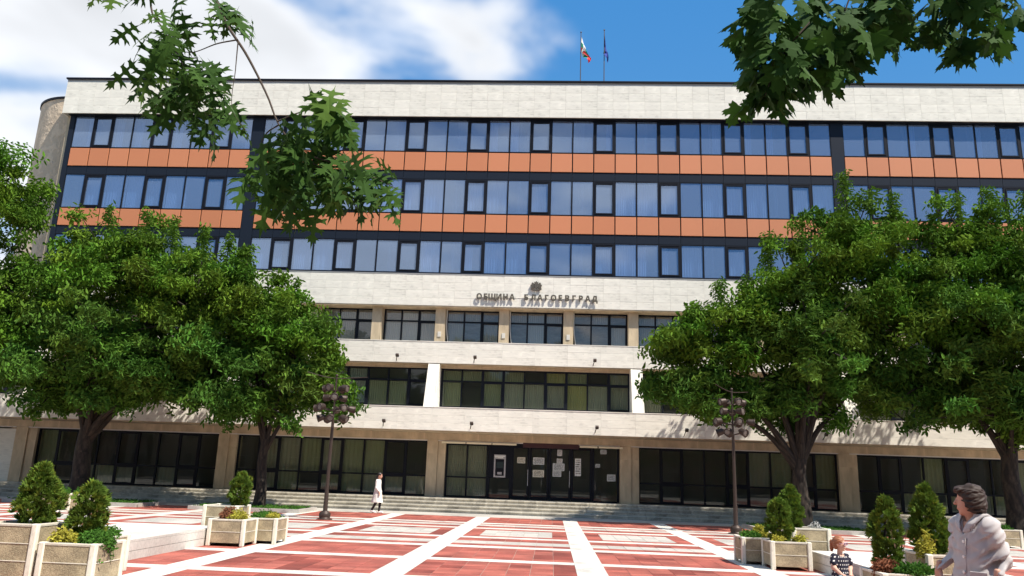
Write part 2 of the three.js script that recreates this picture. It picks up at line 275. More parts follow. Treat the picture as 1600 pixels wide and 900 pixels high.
{
  const R = rng(77);
  const xs = []; // module boundaries
  for (let i = 0; i < 9; i++) xs.push([-CX - PW - 9 * W + i * W, i]);
  for (let i = 0; i < 27; i++) xs.push([-CX + i * W, i]);
  for (let i = 0; i < 9; i++) xs.push([CX + PW + i * W, i]);
  const rows = [[17.44, 19.20], [14.15, 15.96], [11.09, 12.74]];
  const gap = 0.012;
  rows.forEach(([y0, y1], r) => xs.forEach(([x, i]) => {
    const sash = i % 3 === 1, w = W - gap, h = y1 - y0, cx = x + W / 2, cy = (y0 + y1) / 2;
    const f = part('window', ringGeo(w, h, sash ? 0.075 : 0.03, 0.12), M.dark, B); f.position.set(cx, cy, 0);
    let pw = w - 0.06, ph = h - 0.06;
    if (sash) { const sw = w - 0.15, sh = h - 0.15 - 0.05; const s = part('sash', ringGeo(sw, sh, 0.055, 0.07), M.dark, f); s.position.set(0, -0.01, 0.02); pw = sw - 0.11; ph = sh - 0.11; }
    const p = part('pane', paneGeo(pw, ph), M.blueGlass, f); p.position.set(0, sash ? -0.01 : 0, -0.03 + (R() - 0.5) * 0.006);
    p.rotation.set((R() - 0.5) * 0.02, (R() - 0.5) * 0.024, 0);
    const q = R(), cm = M.curtain[Math.floor(R() * 3)], v = Math.floor(R() * 4);
    if (r === 1 && q < 0.6) { const c = part('blind', pleat(w * 0.96, h * 0.98, [5, 9, 12, 7][v], v), cm, f); c.position.set(0, 0, -0.3); }
    else if (r === 2 && q < 0.55) { const c = part('curtain', q < 0.33 ? pleat(w * 0.96, h * 0.98, [4, 8, 11, 6][v], v) : pleat(w * 0.42, h * 0.98, 4, v), cm, f); c.position.set(q < 0.33 ? 0 : q < 0.5 ? -w * 0.26 : w * 0.26, 0, -0.28); }
    else if (r === 0 && q < 0.5 && !(sash && q < 0.4)) { const c = part('curtain', pleat(w * 0.38, h * 0.98, 4, v), cm, f); c.position.set(q < 0.3 ? -w * 0.28 : w * 0.28, 0, -0.28); }
  }));
  [[16.40, 17.415], [13.18, 14.13]].forEach(([y0, y1]) => xs.forEach(([x], i) => {
    const m = part('orange_panel', frameCache[`op${y0}`] ??= uvm(new RoundedBoxGeometry(W - 0.055, y1 - y0 - 0.045, 0.05, 1, 0.008)), M.orange[i * 7 % 3], B); m.position.set(x + W / 2, (y0 + y1) / 2, -0.005);
  }));
  [[15.975, 16.385], [12.755, 13.165]].forEach(([y0, y1]) => xs.forEach(([x]) => {
    const m = part('dark_panel', frameCache[`dp${y0}`] ??= box(-W / 2 + 0.008, W / 2 - 0.008, -(y1 - y0) / 2, (y1 - y0) / 2, -0.05, 0), M.navy, B); m.position.set(x + W / 2, (y0 + y1) / 2, -0.012);
  }));
  for (const [y0, y1] of [[16.3, 17.43], [13.1, 14.145]]) part('panel_backing', box(-24.74, 24.74, y0, y1, -0.14, -0.05), M.dark, B);
  for (const s of [-1, 1]) { const x = s * (CX + PW / 2); part('dark_pier', box(x - PW / 2 + 0.004, x + PW / 2 - 0.004, 11.09, 19.2, -0.2, 0.012), M.navy, B); }
  for (const s of [-1, 1]) { const x = s * (CX + PW + 9 * W + 0.14); part('edge_pier', box(x - 0.13, x + 0.13, 11.09, 19.2, -0.2, 0.012), M.navy, B); }
  part('window_ledge', box(-24.75, 24.75, 10.98, 11.085, -0.3, 0.16), M.navy, B);
}
{ // sign band
  const f = part('sign_fascia', box(-27.4, 27.4, 9.42, 10.9, -0.09, 0.245), M.stoneback, B);
  slabs(f, 'stone_slab', -19.7, 19.7, 9.41, 10.93, 0.30, 0.788, 4, M.parapet, 41, 0.005);
  part('facing_stone', box(-27.5, -19.705, 9.41, 10.93, 0.2, 0.3), M.parapet[0], f);
  part('facing_stone', box(19.705, 27.5, 9.41, 10.93, 0.2, 0.3), M.parapet[0], f);
  part('sign_ledge', box(-27.5, 27.5, 10.935, 10.975, -0.3, 0.31), std(lin(0.34, 0.34, 0.33)), f);
  part('sign_soffit', box(-27.5, 27.5, 9.36, 9.405, -9.0, 0.28), M.tan, B);
}
const font = await new FontLoader().loadAsync('fonts/droid/droid_sans_bold.typeface.json');
{ // raised letters and crest
  const s = part('lettering', box(-2.85, 2.85, 9.86, 9.875, 0.30, 0.312), M.parapet[0], B);
  const word = (t, x0, x1) => { const n = t.length, st = (x1 - x0) / n; [...t].forEach((c, i) => {
    const g = new THREE.ExtrudeGeometry(font.generateShapes(c, 0.285), { depth: 0.025, bevelEnabled: true, bevelSize: 0.006, bevelThickness: 0.006, bevelSegments: 1, curveSegments: 4 }); g.computeBoundingBox(); const bb = g.boundingBox; g.translate(-(bb.min.x + bb.max.x) / 2, 0, 0);
    const m = part('letter', g, M.letter, s); m.position.set(x0 + (i + 0.5) * st, 9.745, 0.372);
    const p = part('letter_pin', box(-0.012, 0.012, 0.1, 0.13, -0.07, 0.0), M.letter, s); p.position.set(x0 + (i + 0.5) * st, 9.745, 0.372); }); };
  word('ОБЩИНА', -2.90, -1.02); word('БЛАГОЕВГРАД', -0.66, 2.90);
  const sh = new THREE.Shape(); // shield
  sh.moveTo(-0.085, 0.09); sh.lineTo(0.085, 0.09); sh.lineTo(0.085, -0.04); sh.quadraticCurveTo(0.07, -0.12, 0, -0.15); sh.quadraticCurveTo(-0.07, -0.12, -0.085, -0.04); sh.closePath();
  const ex = (shape, d, z) => { const g = new THREE.ExtrudeGeometry(shape, { depth: d, bevelEnabled: true, bevelSize: 0.008, bevelThickness: 0.008, bevelSegments: 1 }); g.translate(0, 0, z); return g; };
  const cr = new THREE.Shape(); cr.moveTo(-0.08, 0.1); cr.lineTo(-0.10, 0.19); cr.lineTo(-0.045, 0.15); cr.lineTo(0, 0.235); cr.lineTo(0.045, 0.15); cr.lineTo(0.10, 0.19); cr.lineTo(0.08, 0.1); cr.closePath();
  const side = (f) => { const l = new THREE.Shape(); [[0.10, -0.13], [0.12, 0.0], [0.10, 0.07], [0.13, 0.13], [0.19, 0.15], [0.22, 0.09], [0.20, 0.03], [0.25, 0.05], [0.27, 0.0], [0.23, -0.04], [0.24, -0.13], [0.2, -0.15], [0.18, -0.08], [0.15, -0.14]].forEach(([x, y], i) => i ? l.lineTo(f * x, y) : l.moveTo(f * x, y)); l.closePath(); return l; };
  const rb = new THREE.Shape(); rb.moveTo(-0.26, -0.15); rb.quadraticCurveTo(0, -0.25, 0.26, -0.15); rb.lineTo(0.24, -0.2); rb.quadraticCurveTo(0, -0.3, -0.24, -0.2); rb.closePath();
  const c = part('crest', mg([ex(sh, 0.04, 0.05), ex(cr, 0.03, 0.05), ex(side(1), 0.03, 0.04), ex(side(-1), 0.03, 0.04), ex(rb, 0.03, 0.05)]), M.letter, B); c.position.set(-0.04, 10.47, 0.30);
}
// second floor: recessed windows between stone pillars
function gridWindow(name, x0, x1, y0, y1, z, cols, bar, thick, glass, blindMat, seed, opts = {}) { // one framed window of cols x 2 panes
  const R = rng(seed), w = (x1 - x0) / cols, fr = [];
  const t = 0.035;
  fr.push(bx(x0, x1, y1 - 0.06, y1, z - 0.1, z), bx(x0, x1, y0, y0 + 0.06, z - 0.1, z), bx(x0, x1, bar - t, bar + t, z - 0.1, z - 0.002));
  for (let i = 0; i <= cols; i++) { const x = Math.min(x1 - t, Math.max(x0 + t, x0 + i * w)), tt = thick(i) ? 0.06 : t; fr.push(bx(Math.max(x0, x - tt), Math.min(x1, x + tt), y0 + 0.06, y1 - 0.06, z - 0.1, z + 0.002)); }
  const f = part(name, mg(fr), M.dark, B);
  for (let i = 0; i < cols; i++) for (const up of [0, 1]) {
    const a = up ? bar + t : y0 + 0.06, b = up ? y1 - 0.06 : bar - t, sash = opts.sash?.(i, up);
    const p = part(opts.solid?.(i, up) ? 'dark_header' : 'pane', paneGeo(w - 0.07, b - a), opts.solid?.(i, up) ? M.navy : glass, f); p.position.set(x0 + (i + 0.5) * w, (a + b) / 2, z - 0.05 + (R() - 0.5) * 0.004); p.rotation.set((R() - 0.5) * 0.008, (R() - 0.5) * 0.012, 0);
    if (sash) { const s = part('sash', ringGeo(w - 0.07, b - a, 0.06, 0.06), M.dark, f); s.position.set(x0 + (i + 0.5) * w, (a + b) / 2, z + 0.012); }
    if (blindMat && R() < (opts.blind ?? 0.6)) { const m = blindMat[Math.floor(R() * blindMat.length)]; const c = part('blind', pleat(w * 0.97, b - a, opts.folds ?? 9, Math.floor(R() * 4)), m, f); c.position.set(x0 + (i + 0.5) * w, (a + b) / 2, z - 0.32); }
  }
  return f;
}
const PX = []; for (let k = -9; k < 9; k++) PX.push(1.53 + k * 3.07);
{
  for (const x of PX) part('stone_pillar', box(x - 0.235, x + 0.235, 7.2, 9.36, -0.75, 0.0), M.tan, B);
  for (let i = 0; i < PX.length - 1; i++) gridWindow('window', PX[i] + 0.24, PX[i + 1] - 0.24, 7.25, 9.355, -0.55, 3, 8.79, (k) => k === 2, M.midGlass, [M.curtain[0], M.curtain[1], M.olive[2]], 300 + i, { blind: 0.75, sash: (c, up) => c === 2 && !up });
  part('rear_room_wall', box(-27.4, 27.4, 6.5, 9.36, -9.1, -9.0), M.room, B);
  part('room_floor', box(-27.4, 27.4, 7.0, 7.2, -9.0, 0.6), M.room, B);
  for (const [i, x] of [[0, PX[8]], [1, PX[9]], [2, PX[7]]]) { // air conditioning pipes beside the pillars
    const g = limb([[x + 0.27, 9.34, -0.4], [x + 0.275, 8.6, -0.39], [x + 0.27 + 0.06, 8.0, -0.38], [x + 0.45, 7.4, -0.36]], [0.022, 0.022], 6); part('pipe', g, M.white, B);
    part('pipe_box', box(x - 0.08, x + 0.08, 7.95, 8.2, 0.0, 0.03), std(lin(0.6, 0.58, 0.52)), B);
  }
}
function parapet(name, y0, y1, z, thick, seed, cw) {
  const p = part(name, box(-28, 28, y0 + 0.01, y1 - 0.03, z - thick, z - 0.055), M.stoneback, B);
  slabs(p, 'facing_slab', -24, 24, y0, y1, z, cw, 3, M.parapet, seed, 0.004);
  for (const s of [-1, 1]) part('facing_stone', box(Math.min(24.003 * s, 28 * s), Math.max(24.003 * s, 28 * s), y0, y1, z - 0.05, z), M.parapet[0], p);
  part('parapet_cap', box(-28, 28, y1, y1 + 0.03, z - thick, z + 0.012), M.parapet[2], p);
  return p;
}
parapet('upper_parapet', 6.56, 7.55, 0.9, 0.25, 51, 1.5);
part('parapet_soffit', box(-28, 28, 6.54, 6.59, 0.1, 0.64), M.tan, B);
part('head_beam', box(-28, 28, 6.395, 6.535, -0.1, 0.36), M.tan, B);
parapet('lower_parapet', 3.46, 4.46, 1.75, 0.25, 52, 1.5);
part('parapet_soffit', box(-28, 28, 3.43, 3.49, -0.5, 1.49), M.tan, B);
part('balcony_floor', box(-28, 28, 4.2, 4.4, -9, 1.49), M.room, B);
part('head_beam', box(-28, 28, 3.115, 3.425, -0.5, 0.06), M.tan, B);
part('beam_edge', box(-28, 28, 3.07, 3.112, -0.4, 0.02), std(lin(0.66, 0.64, 0.6)), B);
{ // first floor: long windows between slanting white fins
  const FX = [-23.2, -13.9, -4.64, 4.64, 13.9, 23.2];
  const prof = new THREE.Shape(); prof.moveTo(0.25, 4.46); prof.lineTo(1.66, 4.49); prof.lineTo(0.86, 6.53); prof.lineTo(0.25, 6.53); prof.closePath();
  const fin = uvm(new THREE.ExtrudeGeometry(prof, { depth: 0.40, bevelEnabled: true, bevelSize: 0.012, bevelThickness: 0.012, bevelSegments: 1 }).rotateY(-Math.PI / 2).translate(0.2, 0, 0));
  const prof2 = new THREE.Shape(); prof2.moveTo(0.25, 4.46); prof2.lineTo(1.69, 4.49); prof2.lineTo(0.89, 6.53); prof2.lineTo(0.25, 6.53); prof2.closePath();
  const lip = uvm(new THREE.ExtrudeGeometry(prof2, { depth: 0.045, bevelEnabled: false }).rotateY(-Math.PI / 2).translate(0.0225, 0, 0));
  for (const x of FX) { const f = part('slanting_fin', fin, M.parapet[1], B); f.position.x = x; for (const s of [-1, 1]) { const l = part('fin_edge', lip, M.parapet[2], f); l.position.x = s * 0.237; } }
  const bays = [[-28, -23.5], [-22.9, -14.2], [-13.6, -4.92], [-4.36, 4.40], [4.92, 13.6], [14.2, 22.9], [23.5, 28]];
  bays.forEach(([a, b], i) => gridWindow('long_window', a, b, 4.6, 6.39, 0.3, Math.round((b - a) / 0.975), 5.82, (k) => k % 3 === 0 || k % 3 === 2, M.darkGlass, i === 3 ? M.olive : [M.olive[1], M.olive[2], M.curtain[1]], 400 + i, { blind: 0.62, sash: (c, up) => c % 3 === 2 && !up }));
  part('rear_room_wall', box(-27.9, 27.9, 4.4, 6.6, -9.1, -9.0), M.room, B);
  part('room_ceiling', box(-27.9, 27.9, 6.6, 6.75, -9, 0.6), M.room, B);
}
{ // ground floor
  const P = [[-14.72, -13.86], [-4.87, -4.02], [3.97, 4.84], [13.72, 14.56], [-24.6, -23.6], [23.4, 24.4]];
  for (const [a, b] of P) part('stone_pillar', mg([bx(a, a + (b - a) * 0.58, 0.565, 3.11, -0.7, 0.03), bx(a + (b - a) * 0.59, b, 0.565, 3.11, -0.7, -0.04)]), M.tan, B);
  const bays = [[-23.6, -14.72, 9], [-13.86, -4.87, 9], [4.84, 13.72, 9], [14.56, 23.4, 9]];
  bays.forEach(([a, b, n], i) => gridWindow('tall_window', a, b, 0.60, 3.07, -0.2, n, 1.49, () => false, M.darkGlass, [M.olive[1], M.olive[2]], 500 + i, { blind: i === 1 ? 0.75 : 0.35, folds: 5, sash: (c) => c % 3 === 1 }));
  part('white_wall_panel', box(-28, -24.65, 0.565, 3.0, -0.6, -0.1), M.slab[1], B);
  part('side_wall', box(24.45, 28, 0.565, 3.05, -0.6, -0.1), M.tan, B);
  part('rear_room_wall', box(-27.9, 27.9, 0.56, 4.2, -9.1, -9.0), M.room, B);
  // glazed entrance front
  const e = gridWindow('entrance_window', -4.0, -2.05, 0.60, 2.98, -0.2, 2, 1.49, () => false, M.darkGlass, [M.olive[2]], 520, { blind: 1, folds: 10 });
  const fr = part('entrance_frame', mg([bx(-4.0, 3.95, 2.985, 3.065, -0.3, -0.16), bx(-2.04, -0.99, 1.5, 2.98, -0.28, -0.21), bx(-2.05, -1.96, 0.6, 1.5, -0.3, -0.18), bx(-1.05, -0.96, 0.6, 2.98, -0.3, -0.17), bx(-2.04, -0.99, 0.57, 0.62, -0.3, -0.18), bx(2.72, 2.82, 0.6, 2.98, -0.3, -0.17), bx(3.86, 3.95, 0.6, 2.98, -0.3, -0.17), bx(2.82, 3.86, 0.57, 0.64, -0.3, -0.18)]), M.dark, B);
  const lp = part('pane', paneGeo(0.9, 0.86), M.darkGlass, fr); lp.position.set(-1.5, 1.06, -0.22);
  const sp = part('pane', paneGeo(1.04, 2.34), M.darkGlass, fr); sp.position.set(3.34, 1.81, -0.22);
  [[-0.97, -0.14], [-0.14, 0.76], [0.76, 1.76], [1.76, 2.72]].forEach(([a, b], i) => {
    const d = part('glass_door', mg([bx(a + 0.01, a + 0.10, 0.6, 2.98, -0.27, -0.2), bx(b - 0.10, b - 0.01, 0.6, 2.98, -0.27, -0.2), bx(a + 0.1, b - 0.1, 0.6, 0.74, -0.27, -0.2), bx(a + 0.1, b - 0.1, 2.86, 2.98, -0.27, -0.2)]), M.dark, B);
    const p = part('pane', paneGeo(b - a - 0.2, 2.12), M.darkGlass, d); p.position.set((a + b) / 2, 1.8, -0.235);
    if (i === 0 || i === 2) { const x = i === 0 ? b - 0.06 : b - 0.06; part('door_handle', mg([cyl(0.018, 0.018, 0.72, x, 1.2, -0.14, 8), bx(x - 0.012, x + 0.012, 1.3, 1.325, -0.2, -0.14), bx(x - 0.012, x + 0.012, 1.8, 1.825, -0.2, -0.14)]), M.metal, d); }
  });
  part('entrance_sign_board', box(-0.45, 2.1, 2.9, 3.14, -0.14, 0.04), M.maroon, B);
  for (const [x0, x1, y] of [[-4.2, -3.1, 3.02], [-3.06, -1.9, 3.02], [-1.86, -0.75, 3.02], [2.14, 2.95, 3.02], [3.0, 4.1, 3.02]]) part('tube_light', mg([bx(x0, x1, y - 0.045, y + 0.035, 0.02, 0.1)]), M.tube, B);
}
{ // stair tower with rough plaster
  const t = part('stair_tower', (() => { const g = new THREE.CylinderGeometry(2.7, 2.7, 20.1, 64, 40); const p = g.attributes.uv; for (let i = 0; i < p.count; i++) p.setXY(i, p.getX(i) * 17, p.getY(i) * 20.1); return g; })(), M.roughcast, B); t.position.set(-25.75, 10.6, -3.6);
  part('tower_coping', new THREE.CylinderGeometry(2.76, 2.76, 0.12, 64), M.dark, t).position.y = 10.1;
}
for (const q of [-1, 1]) part('wing_wall', box(Math.min(q * 28, q * 28.25), Math.max(q * 28, q * 28.25), 0.4, 9.4, -9.1, 0.2), M.tan, B);
console.log('building ready');
// ---------------------------------------------------------------- trees
function leafGeo(len, wid, fold) { // one pointed leaf, folded along its midrib
  const p = [[0, 0, 0], [0.32 * len, wid / 2, fold], [0.7 * len, wid * 0.36, fold * 0.8], [len, 0, -fold * 0.6], [0.7 * len, -wid * 0.36, fold * 0.8], [0.32 * len, -wid / 2, fold], [0.45 * len, 0, 0]];
  const tri = [[0, 6, 1], [1, 6, 2], [2, 6, 3], [3, 6, 4], [4, 6, 5], [5, 6, 0]], pos = [];
  for (const t of tri) for (const k of t) pos.push(...p[k]);
  const g = new THREE.BufferGeometry(); g.setAttribute('position', new THREE.Float32BufferAttribute(pos, 3)); g.computeVertexNormals(); return g;
}
function sprigGeo(seed, n, size) { // a leafy twig along +y
  const R = rng(seed), list = [];
  for (let i = 0; i < n; i++) {
    const g = leafGeo(size * (0.75 + 0.5 * R()), size * (0.36 + 0.12 * R()), size * 0.06), m = new THREE.Matrix4(), t = (i + 0.5) / n;
    const e = new THREE.Euler((R() - 0.5) * 1.2, i * 2.4 + R() * 0.8, 0.5 - 1.1 * R() * (1 - t) - 0.2, 'YXZ');
    m.makeRotationFromEuler(e); m.setPosition((R() - 0.5) * size * 0.6, t * size * 2.3 - size, (R() - 0.5) * size * 0.6); g.applyMatrix4(m); list.push(g);
  }
  return mergeGeometries(list);
}
const sprigs = [sprigGeo(1, 11, 0.165), sprigGeo(2, 10, 0.18)];
const sprigBig = sprigGeo(3, 12, 0.34);
const V3 = (...a) => new THREE.Vector3(...a);
const upY = V3(0, 1, 0);
function scatter(name, parent, geo, mat, items) { // items: {p, n, s, r, c}
  const im = new THREE.InstancedMesh(geo, mat, items.length), m = new THREE.Matrix4(), q = new THREE.Quaternion(), q2 = new THREE.Quaternion(), c = new THREE.Color();
  items.forEach((it, i) => { q.setFromUnitVectors(upY, it.n); q2.setFromAxisAngle(upY, it.r); q.multiply(q2); m.compose(it.p, q, V3(it.s, it.s, it.s)); im.setMatrixAt(i, m); im.setColorAt(i, c.setRGB(...it.c)); });
  im.name = name; im.userData.kind = 'stuff'; im.castShadow = im.receiveShadow = true; parent.add(im); return im;
}
function unit(R) { const z = R() * 2 - 1, a = R() * 6.2832, s = Math.sqrt(1 - z * z); return V3(s * Math.cos(a), z, s * Math.sin(a)); }
function tree(label, group, [bx0, bz0], tr, fork, blobs, shoots, seed, perClump, o = {}) {
  const R = rng(seed), t = thing('leafy_tree', label, 'tree', group, [bx0, o.y ?? 0, bz0]);
  const limbs = [limb([[0, -0.05, 0], [0.04, fork * 0.3, 0.03], [-0.05, fork * 0.7, 0], [0.02, fork, 0.02]], [tr * 1.35, tr, tr * 0.9, tr * 0.8], 12)];
  const items = [], size = o.size ?? 1;
  for (const [x, y, z, rx, ry, rz] of blobs) {
    const c = V3(x - bx0, y, z - bz0), st = fork * (0.82 + 0.16 * R());
    limbs.push(limb([[0, st - 0.15, 0], [c.x * 0.3, st + (c.y - st) * 0.4, c.z * 0.35], [c.x * 0.75, st + (c.y - st) * 0.8, c.z * 0.8], [c.x, c.y + ry * 0.3, c.z]], [tr * 0.55, tr * 0.36, tr * 0.2, 0.03], 7));
    const nc = Math.round((o.clumps ?? 9.2) * Math.pow(rx * ry * rz, 0.62));
    for (let k = 0; k < nc; k++) {
      const d = unit(R); if (d.y < -0.55 && R() < 0.6) d.y *= -0.5;
      const stray = k % 4 === 3, rad = stray ? 1.0 + 0.32 * R() : 0.25 + 0.86 * R(), cc = V3(c.x + d.x * rx * rad, c.y + d.y * ry * rad, c.z + d.z * rz * rad), cr = stray ? 0.2 + 0.22 * R() : 0.38 + 0.42 * R();
      if (k % 5 === 0 || stray) limbs.push(limb([[c.x * 0.9, c.y + ry * 0.1, c.z * 0.9], [(c.x + cc.x) / 2, (c.y + cc.y) / 2 + 0.2, (c.z + cc.z) / 2], [cc.x, cc.y, cc.z]], [0.045, 0.03, 0.012], 5));
      const tone = 0.72 + 0.56 * R(), yel = 0.85 + 0.45 * R();
      for (let j = 0; j < (stray ? perClump * 0.4 : perClump); j++) {
        const u = unit(R), rr = cr * Math.pow(R(), 0.45);
        const p = V3(cc.x + u.x * rr * 1.25, cc.y + u.y * rr * 0.72, cc.z + u.z * rr * 1.25);
        const n = V3(u.x * 0.8 + d.x * 0.5 + (R() - 0.5) * 0.7, 0.25 + u.y * 0.6 + (R() - 0.5) * 0.8, u.z * 0.8 + d.z * 0.5 + (R() - 0.5) * 0.7).normalize();
        const v = tone * (0.75 + 0.5 * R());
        items.push({ p, n, s: size * (0.7 + 0.55 * R()), r: R() * 6.28, c: [v * yel, v, v * (0.8 + 0.3 * R())] });
      }
    }
  }
  for (const [x, y, z, h] of shoots) { // upright leading shoots
    const b = V3(x - bx0, y - h, z - bz0), dx = (R() - 0.5) * 0.3;
    limbs.push(limb([[b.x, b.y - 0.6, b.z], [b.x + dx * 0.5, b.y + h * 0.5, b.z], [b.x + dx, b.y + h * 0.97, b.z]], [0.035, 0.022, 0.008], 5));
    const n = Math.round(h * 26);
    for (let k = 0; k < n; k++) { const f = Math.pow(k / n, 0.9), w = 0.36 * (1 - f * 0.75), u = unit(R); items.push({ p: V3(b.x + dx * f + u.x * w, b.y + f * h + u.y * 0.1, b.z + u.z * w), n: V3(u.x * 0.9, 0.5 + 0.4 * R(), u.z * 0.9).normalize(), s: 0.75 + 0.4 * R(), r: R() * 6.28, c: [1.15 + 0.2 * R(), 1.1, 0.85] }); }
  }
  part('trunk', joinLimbs(limbs), M.bark, t);
  if (o.geo) scatter('crown', t, o.geo, o.mat ?? leaf2, items);
  else { const h = items.length >> 1; scatter('crown', t, sprigs[0], o.mat ?? leaf1, items.slice(0, h)); scatter('crown', t, sprigs[1], o.mat2 ?? leaf2, items.slice(h)); }
  return t;
}
const TG = 'leafy trees on the plaza before the building';
tree('broad leafy tree with thick dark trunk behind the far-left pair of planters', TG, [-17.8, 5.5], 0.34, 3.0,
  [[-17.6, 9.0, 5.5, 3.0, 2.6, 2.8], [-15.2, 8.2, 6.0, 2.4, 2.2, 2.4], [-19.8, 6.8, 6, 2.4, 2.2, 2.4], [-16.8, 6.0, 7, 3.2, 2.0, 2.4], [-14.3, 5.6, 5, 2.2, 1.6, 2.2], [-19, 4.5, 5.4, 2.6, 1.2, 2.2], [-15.4, 4.4, 6.4, 2.4, 1.0, 2]],
  [[-18.2, 12.2, 5.6, 1.3], [-16.3, 11.9, 6.2, 1.6], [-15.0, 11.5, 6.2, 1.4], [-13.7, 11.2, 6.2, 1.8]], 101, 38, { size: 1.22 });
tree('slim-trunked leafy tree in a grass bed beside the left lamp post', TG, [-10.4, 5.7], 0.2, 2.7,
  [[-12.5, 8.6, 5.4, 1.2, 1.5, 1.4], [-11.2, 7.3, 5.8, 2.0, 1.7, 2.0], [-9.5, 5.9, 6, 2.1, 1.5, 2.0], [-11.8, 5.4, 6, 2.0, 1.6, 2.0], [-8.7, 4.7, 5.6, 1.5, 1.1, 1.6], [-10.6, 3.9, 6.2, 1.9, 1.0, 1.7]],
  [[-12.9, 11.0, 5.6, 1.5], [-12.0, 10.6, 5.8, 1.7], [-9.9, 9.1, 5.9, 1.3]], 102, 38, { size: 1.22 });
tree('tall leafy tree with forked trunk behind the right lamp post', TG, [10.2, 5.9], 0.29, 2.6,
  [[12.6, 10.6, 5.8, 1.9, 2.3, 2.0], [10.2, 8.9, 6.2, 2.1, 1.7, 2.0], [13.0, 8.2, 6, 2.2, 2.0, 2.2], [8.3, 7.3, 6, 2.1, 1.5, 2.0], [6.0, 6.6, 6.2, 1.3, 1.1, 1.5], [10.6, 6.5, 6.8, 2.8, 1.8, 2.3], [7.0, 5.0, 5.8, 2.0, 1.1, 1.8], [12.6, 5.3, 5.4, 2.4, 1.4, 2.2], [9.8, 4.5, 5.6, 2.3, 1.0, 2.0]],
  [[9.3, 11.4, 6, 2.0], [12.6, 14.1, 5.9, 2.0], [14.5, 13.2, 6, 2.2], [10.7, 11.5, 6, 1.6], [7.4, 9.4, 6, 1.2], [6.2, 8.3, 6.2, 0.9], [8.4, 9.6, 6, 1.2]], 103, 38, { size: 1.22 });
tree('dense dark leafy tree with straight trunk beyond the shaded grey planter', TG, [17.6, 6.4], 0.33, 3.1,
  [[17.3, 10.6, 6, 2.2, 2.0, 2.2], [19.8, 9.6, 6.5, 2.4, 2.2, 2.4], [15.7, 8.6, 6.6, 2.0, 2.0, 2.1], [18, 7.2, 7, 3.0, 2.0, 2.5], [15.6, 5.6, 6, 2.1, 1.5, 2.1], [19.5, 5, 6, 2.6, 1.5, 2.4], [17.4, 4.2, 7.2, 2.4, 1.0, 2]],
  [[15.7, 12.3, 6.2, 1.5], [16.8, 13.2, 6, 1.4], [18.1, 13.5, 6.1, 1.8], [19.4, 13.2, 6.3, 1.5]], 104, 42, { size: 1.22 });
tree('leafy tree overlapping the round stair tower of the building', TG, [-24.8, 6.6], 0.3, 3,
  [[-23.2, 12.2, 6.5, 2.0, 2.2, 2.2], [-22.8, 8.4, 6, 2.2, 2.4, 2.3], [-24.4, 5.2, 6, 2.4, 1.7, 2.3]],
  [[-23.4, 14.6, 6.4, 1.2]], 105, 40, { size: 1.22 });

// trees across the square, behind the camera; the ground-floor glass mirrors them
for (let k = 0; k < 15; k++) {
  const x = -54 + k * 7.6 + ((k * 37) % 5 - 2) * 0.5, z = 50 + ((k * 53) % 7), h = 12.5 + ((k * 29) % 5);
  tree('large tree across the square, mirrored in the ground floor glass', 'trees across the square', [x, z], 0.35, 3,
    [[x, h - 3, z, 3.2, 3, 3], [x - 2.2, h - 6, z, 2.6, 2.4, 2.6], [x + 2.2, h - 6.4, z + 0.5, 2.6, 2.4, 2.6], [x, h - 8.4, z - 1, 3.4, 1.9, 2.6]], [], 200 + k, 16, { geo: sprigBig, clumps: 9, size: 1.1 });
}

// houses across the square, behind the camera; the lower windows mirror them
{
  const cols = [[0.34, 0.24, 0.17], [0.42, 0.36, 0.28], [0.28, 0.21, 0.17], [0.38, 0.30, 0.22], [0.33, 0.29, 0.25]], names = ['brown', 'sand-coloured', 'dark brown', 'ochre', 'grey-brown', 'brick-red', 'pale grey', 'olive-coloured'];
  [...cols, [0.40, 0.20, 0.14], [0.45, 0.42, 0.38], [0.36, 0.33, 0.22]].forEach((c, k) => {
    const w = 17, x = -63 + k * 18, h = 9.5 + (k * 7 % 4), t = thing('town_house', `${names[k]} gabled town house across the square, mirrored in the glass`, 'house', 'houses across the square', [x, 0, 68]);
    part('wall', box(-w / 2, w / 2, 0, h, -5, 5), std(lin(...c)), t);
    const g = new THREE.Shape(); g.moveTo(-w / 2 - 0.4, 0); g.lineTo(w / 2 + 0.4, 0); g.lineTo(0, 3.4); g.closePath();
    part('roof', uvm(new THREE.ExtrudeGeometry(g, { depth: 10.8, bevelEnabled: false }).translate(0, h + 0.003, -5.4)), std(lin(0.24, 0.10, 0.06)), t);
    for (let r = 0; r < 3; r++) for (let i = 0; i < 6; i++) { const wx = -w / 2 + 1.4 + i * 2.84, wy = 1.4 + r * 3, f = part('window', mg([bx(wx - 0.62, wx + 0.62, wy, wy + 1.6, -5.06, -4.99)]), M.white, t); part('pane', bx(wx - 0.52, wx + 0.52, wy + 0.1, wy + 1.5, -5.08, -5.061), M.navy, f); }
  });
}

// ---------------------------------------------------------------- boughs hanging into view
function lobed(points) { const s = new THREE.Shape(); points.forEach(([x, y], i) => i ? s.lineTo(x, y) : s.moveTo(x, y)); s.closePath(); return s; }
function bendLeaf(shape, seed) {
  const R = rng(seed), g = new THREE.ShapeGeometry(shape), p = g.attributes.position, a = 0.9 + R() * 1.2, b = (R() - 0.3) * 1.6, c = (R() - 0.5) * 2;
  for (let i = 0; i < p.count; i++) { const x = p.getX(i), y = p.getY(i); p.setZ(i, -a * Math.abs(x) * Math.abs(x) * 3 + Math.abs(x) * 0.25 - b * y * y * 1.6 + c * x * y); }
  const n = g.toNonIndexed(); n.computeVertexNormals(); return n;
}
const mirror = (half) => [...half, ...half.slice(1, -1).reverse().map(([x, y]) => [-x, y])];
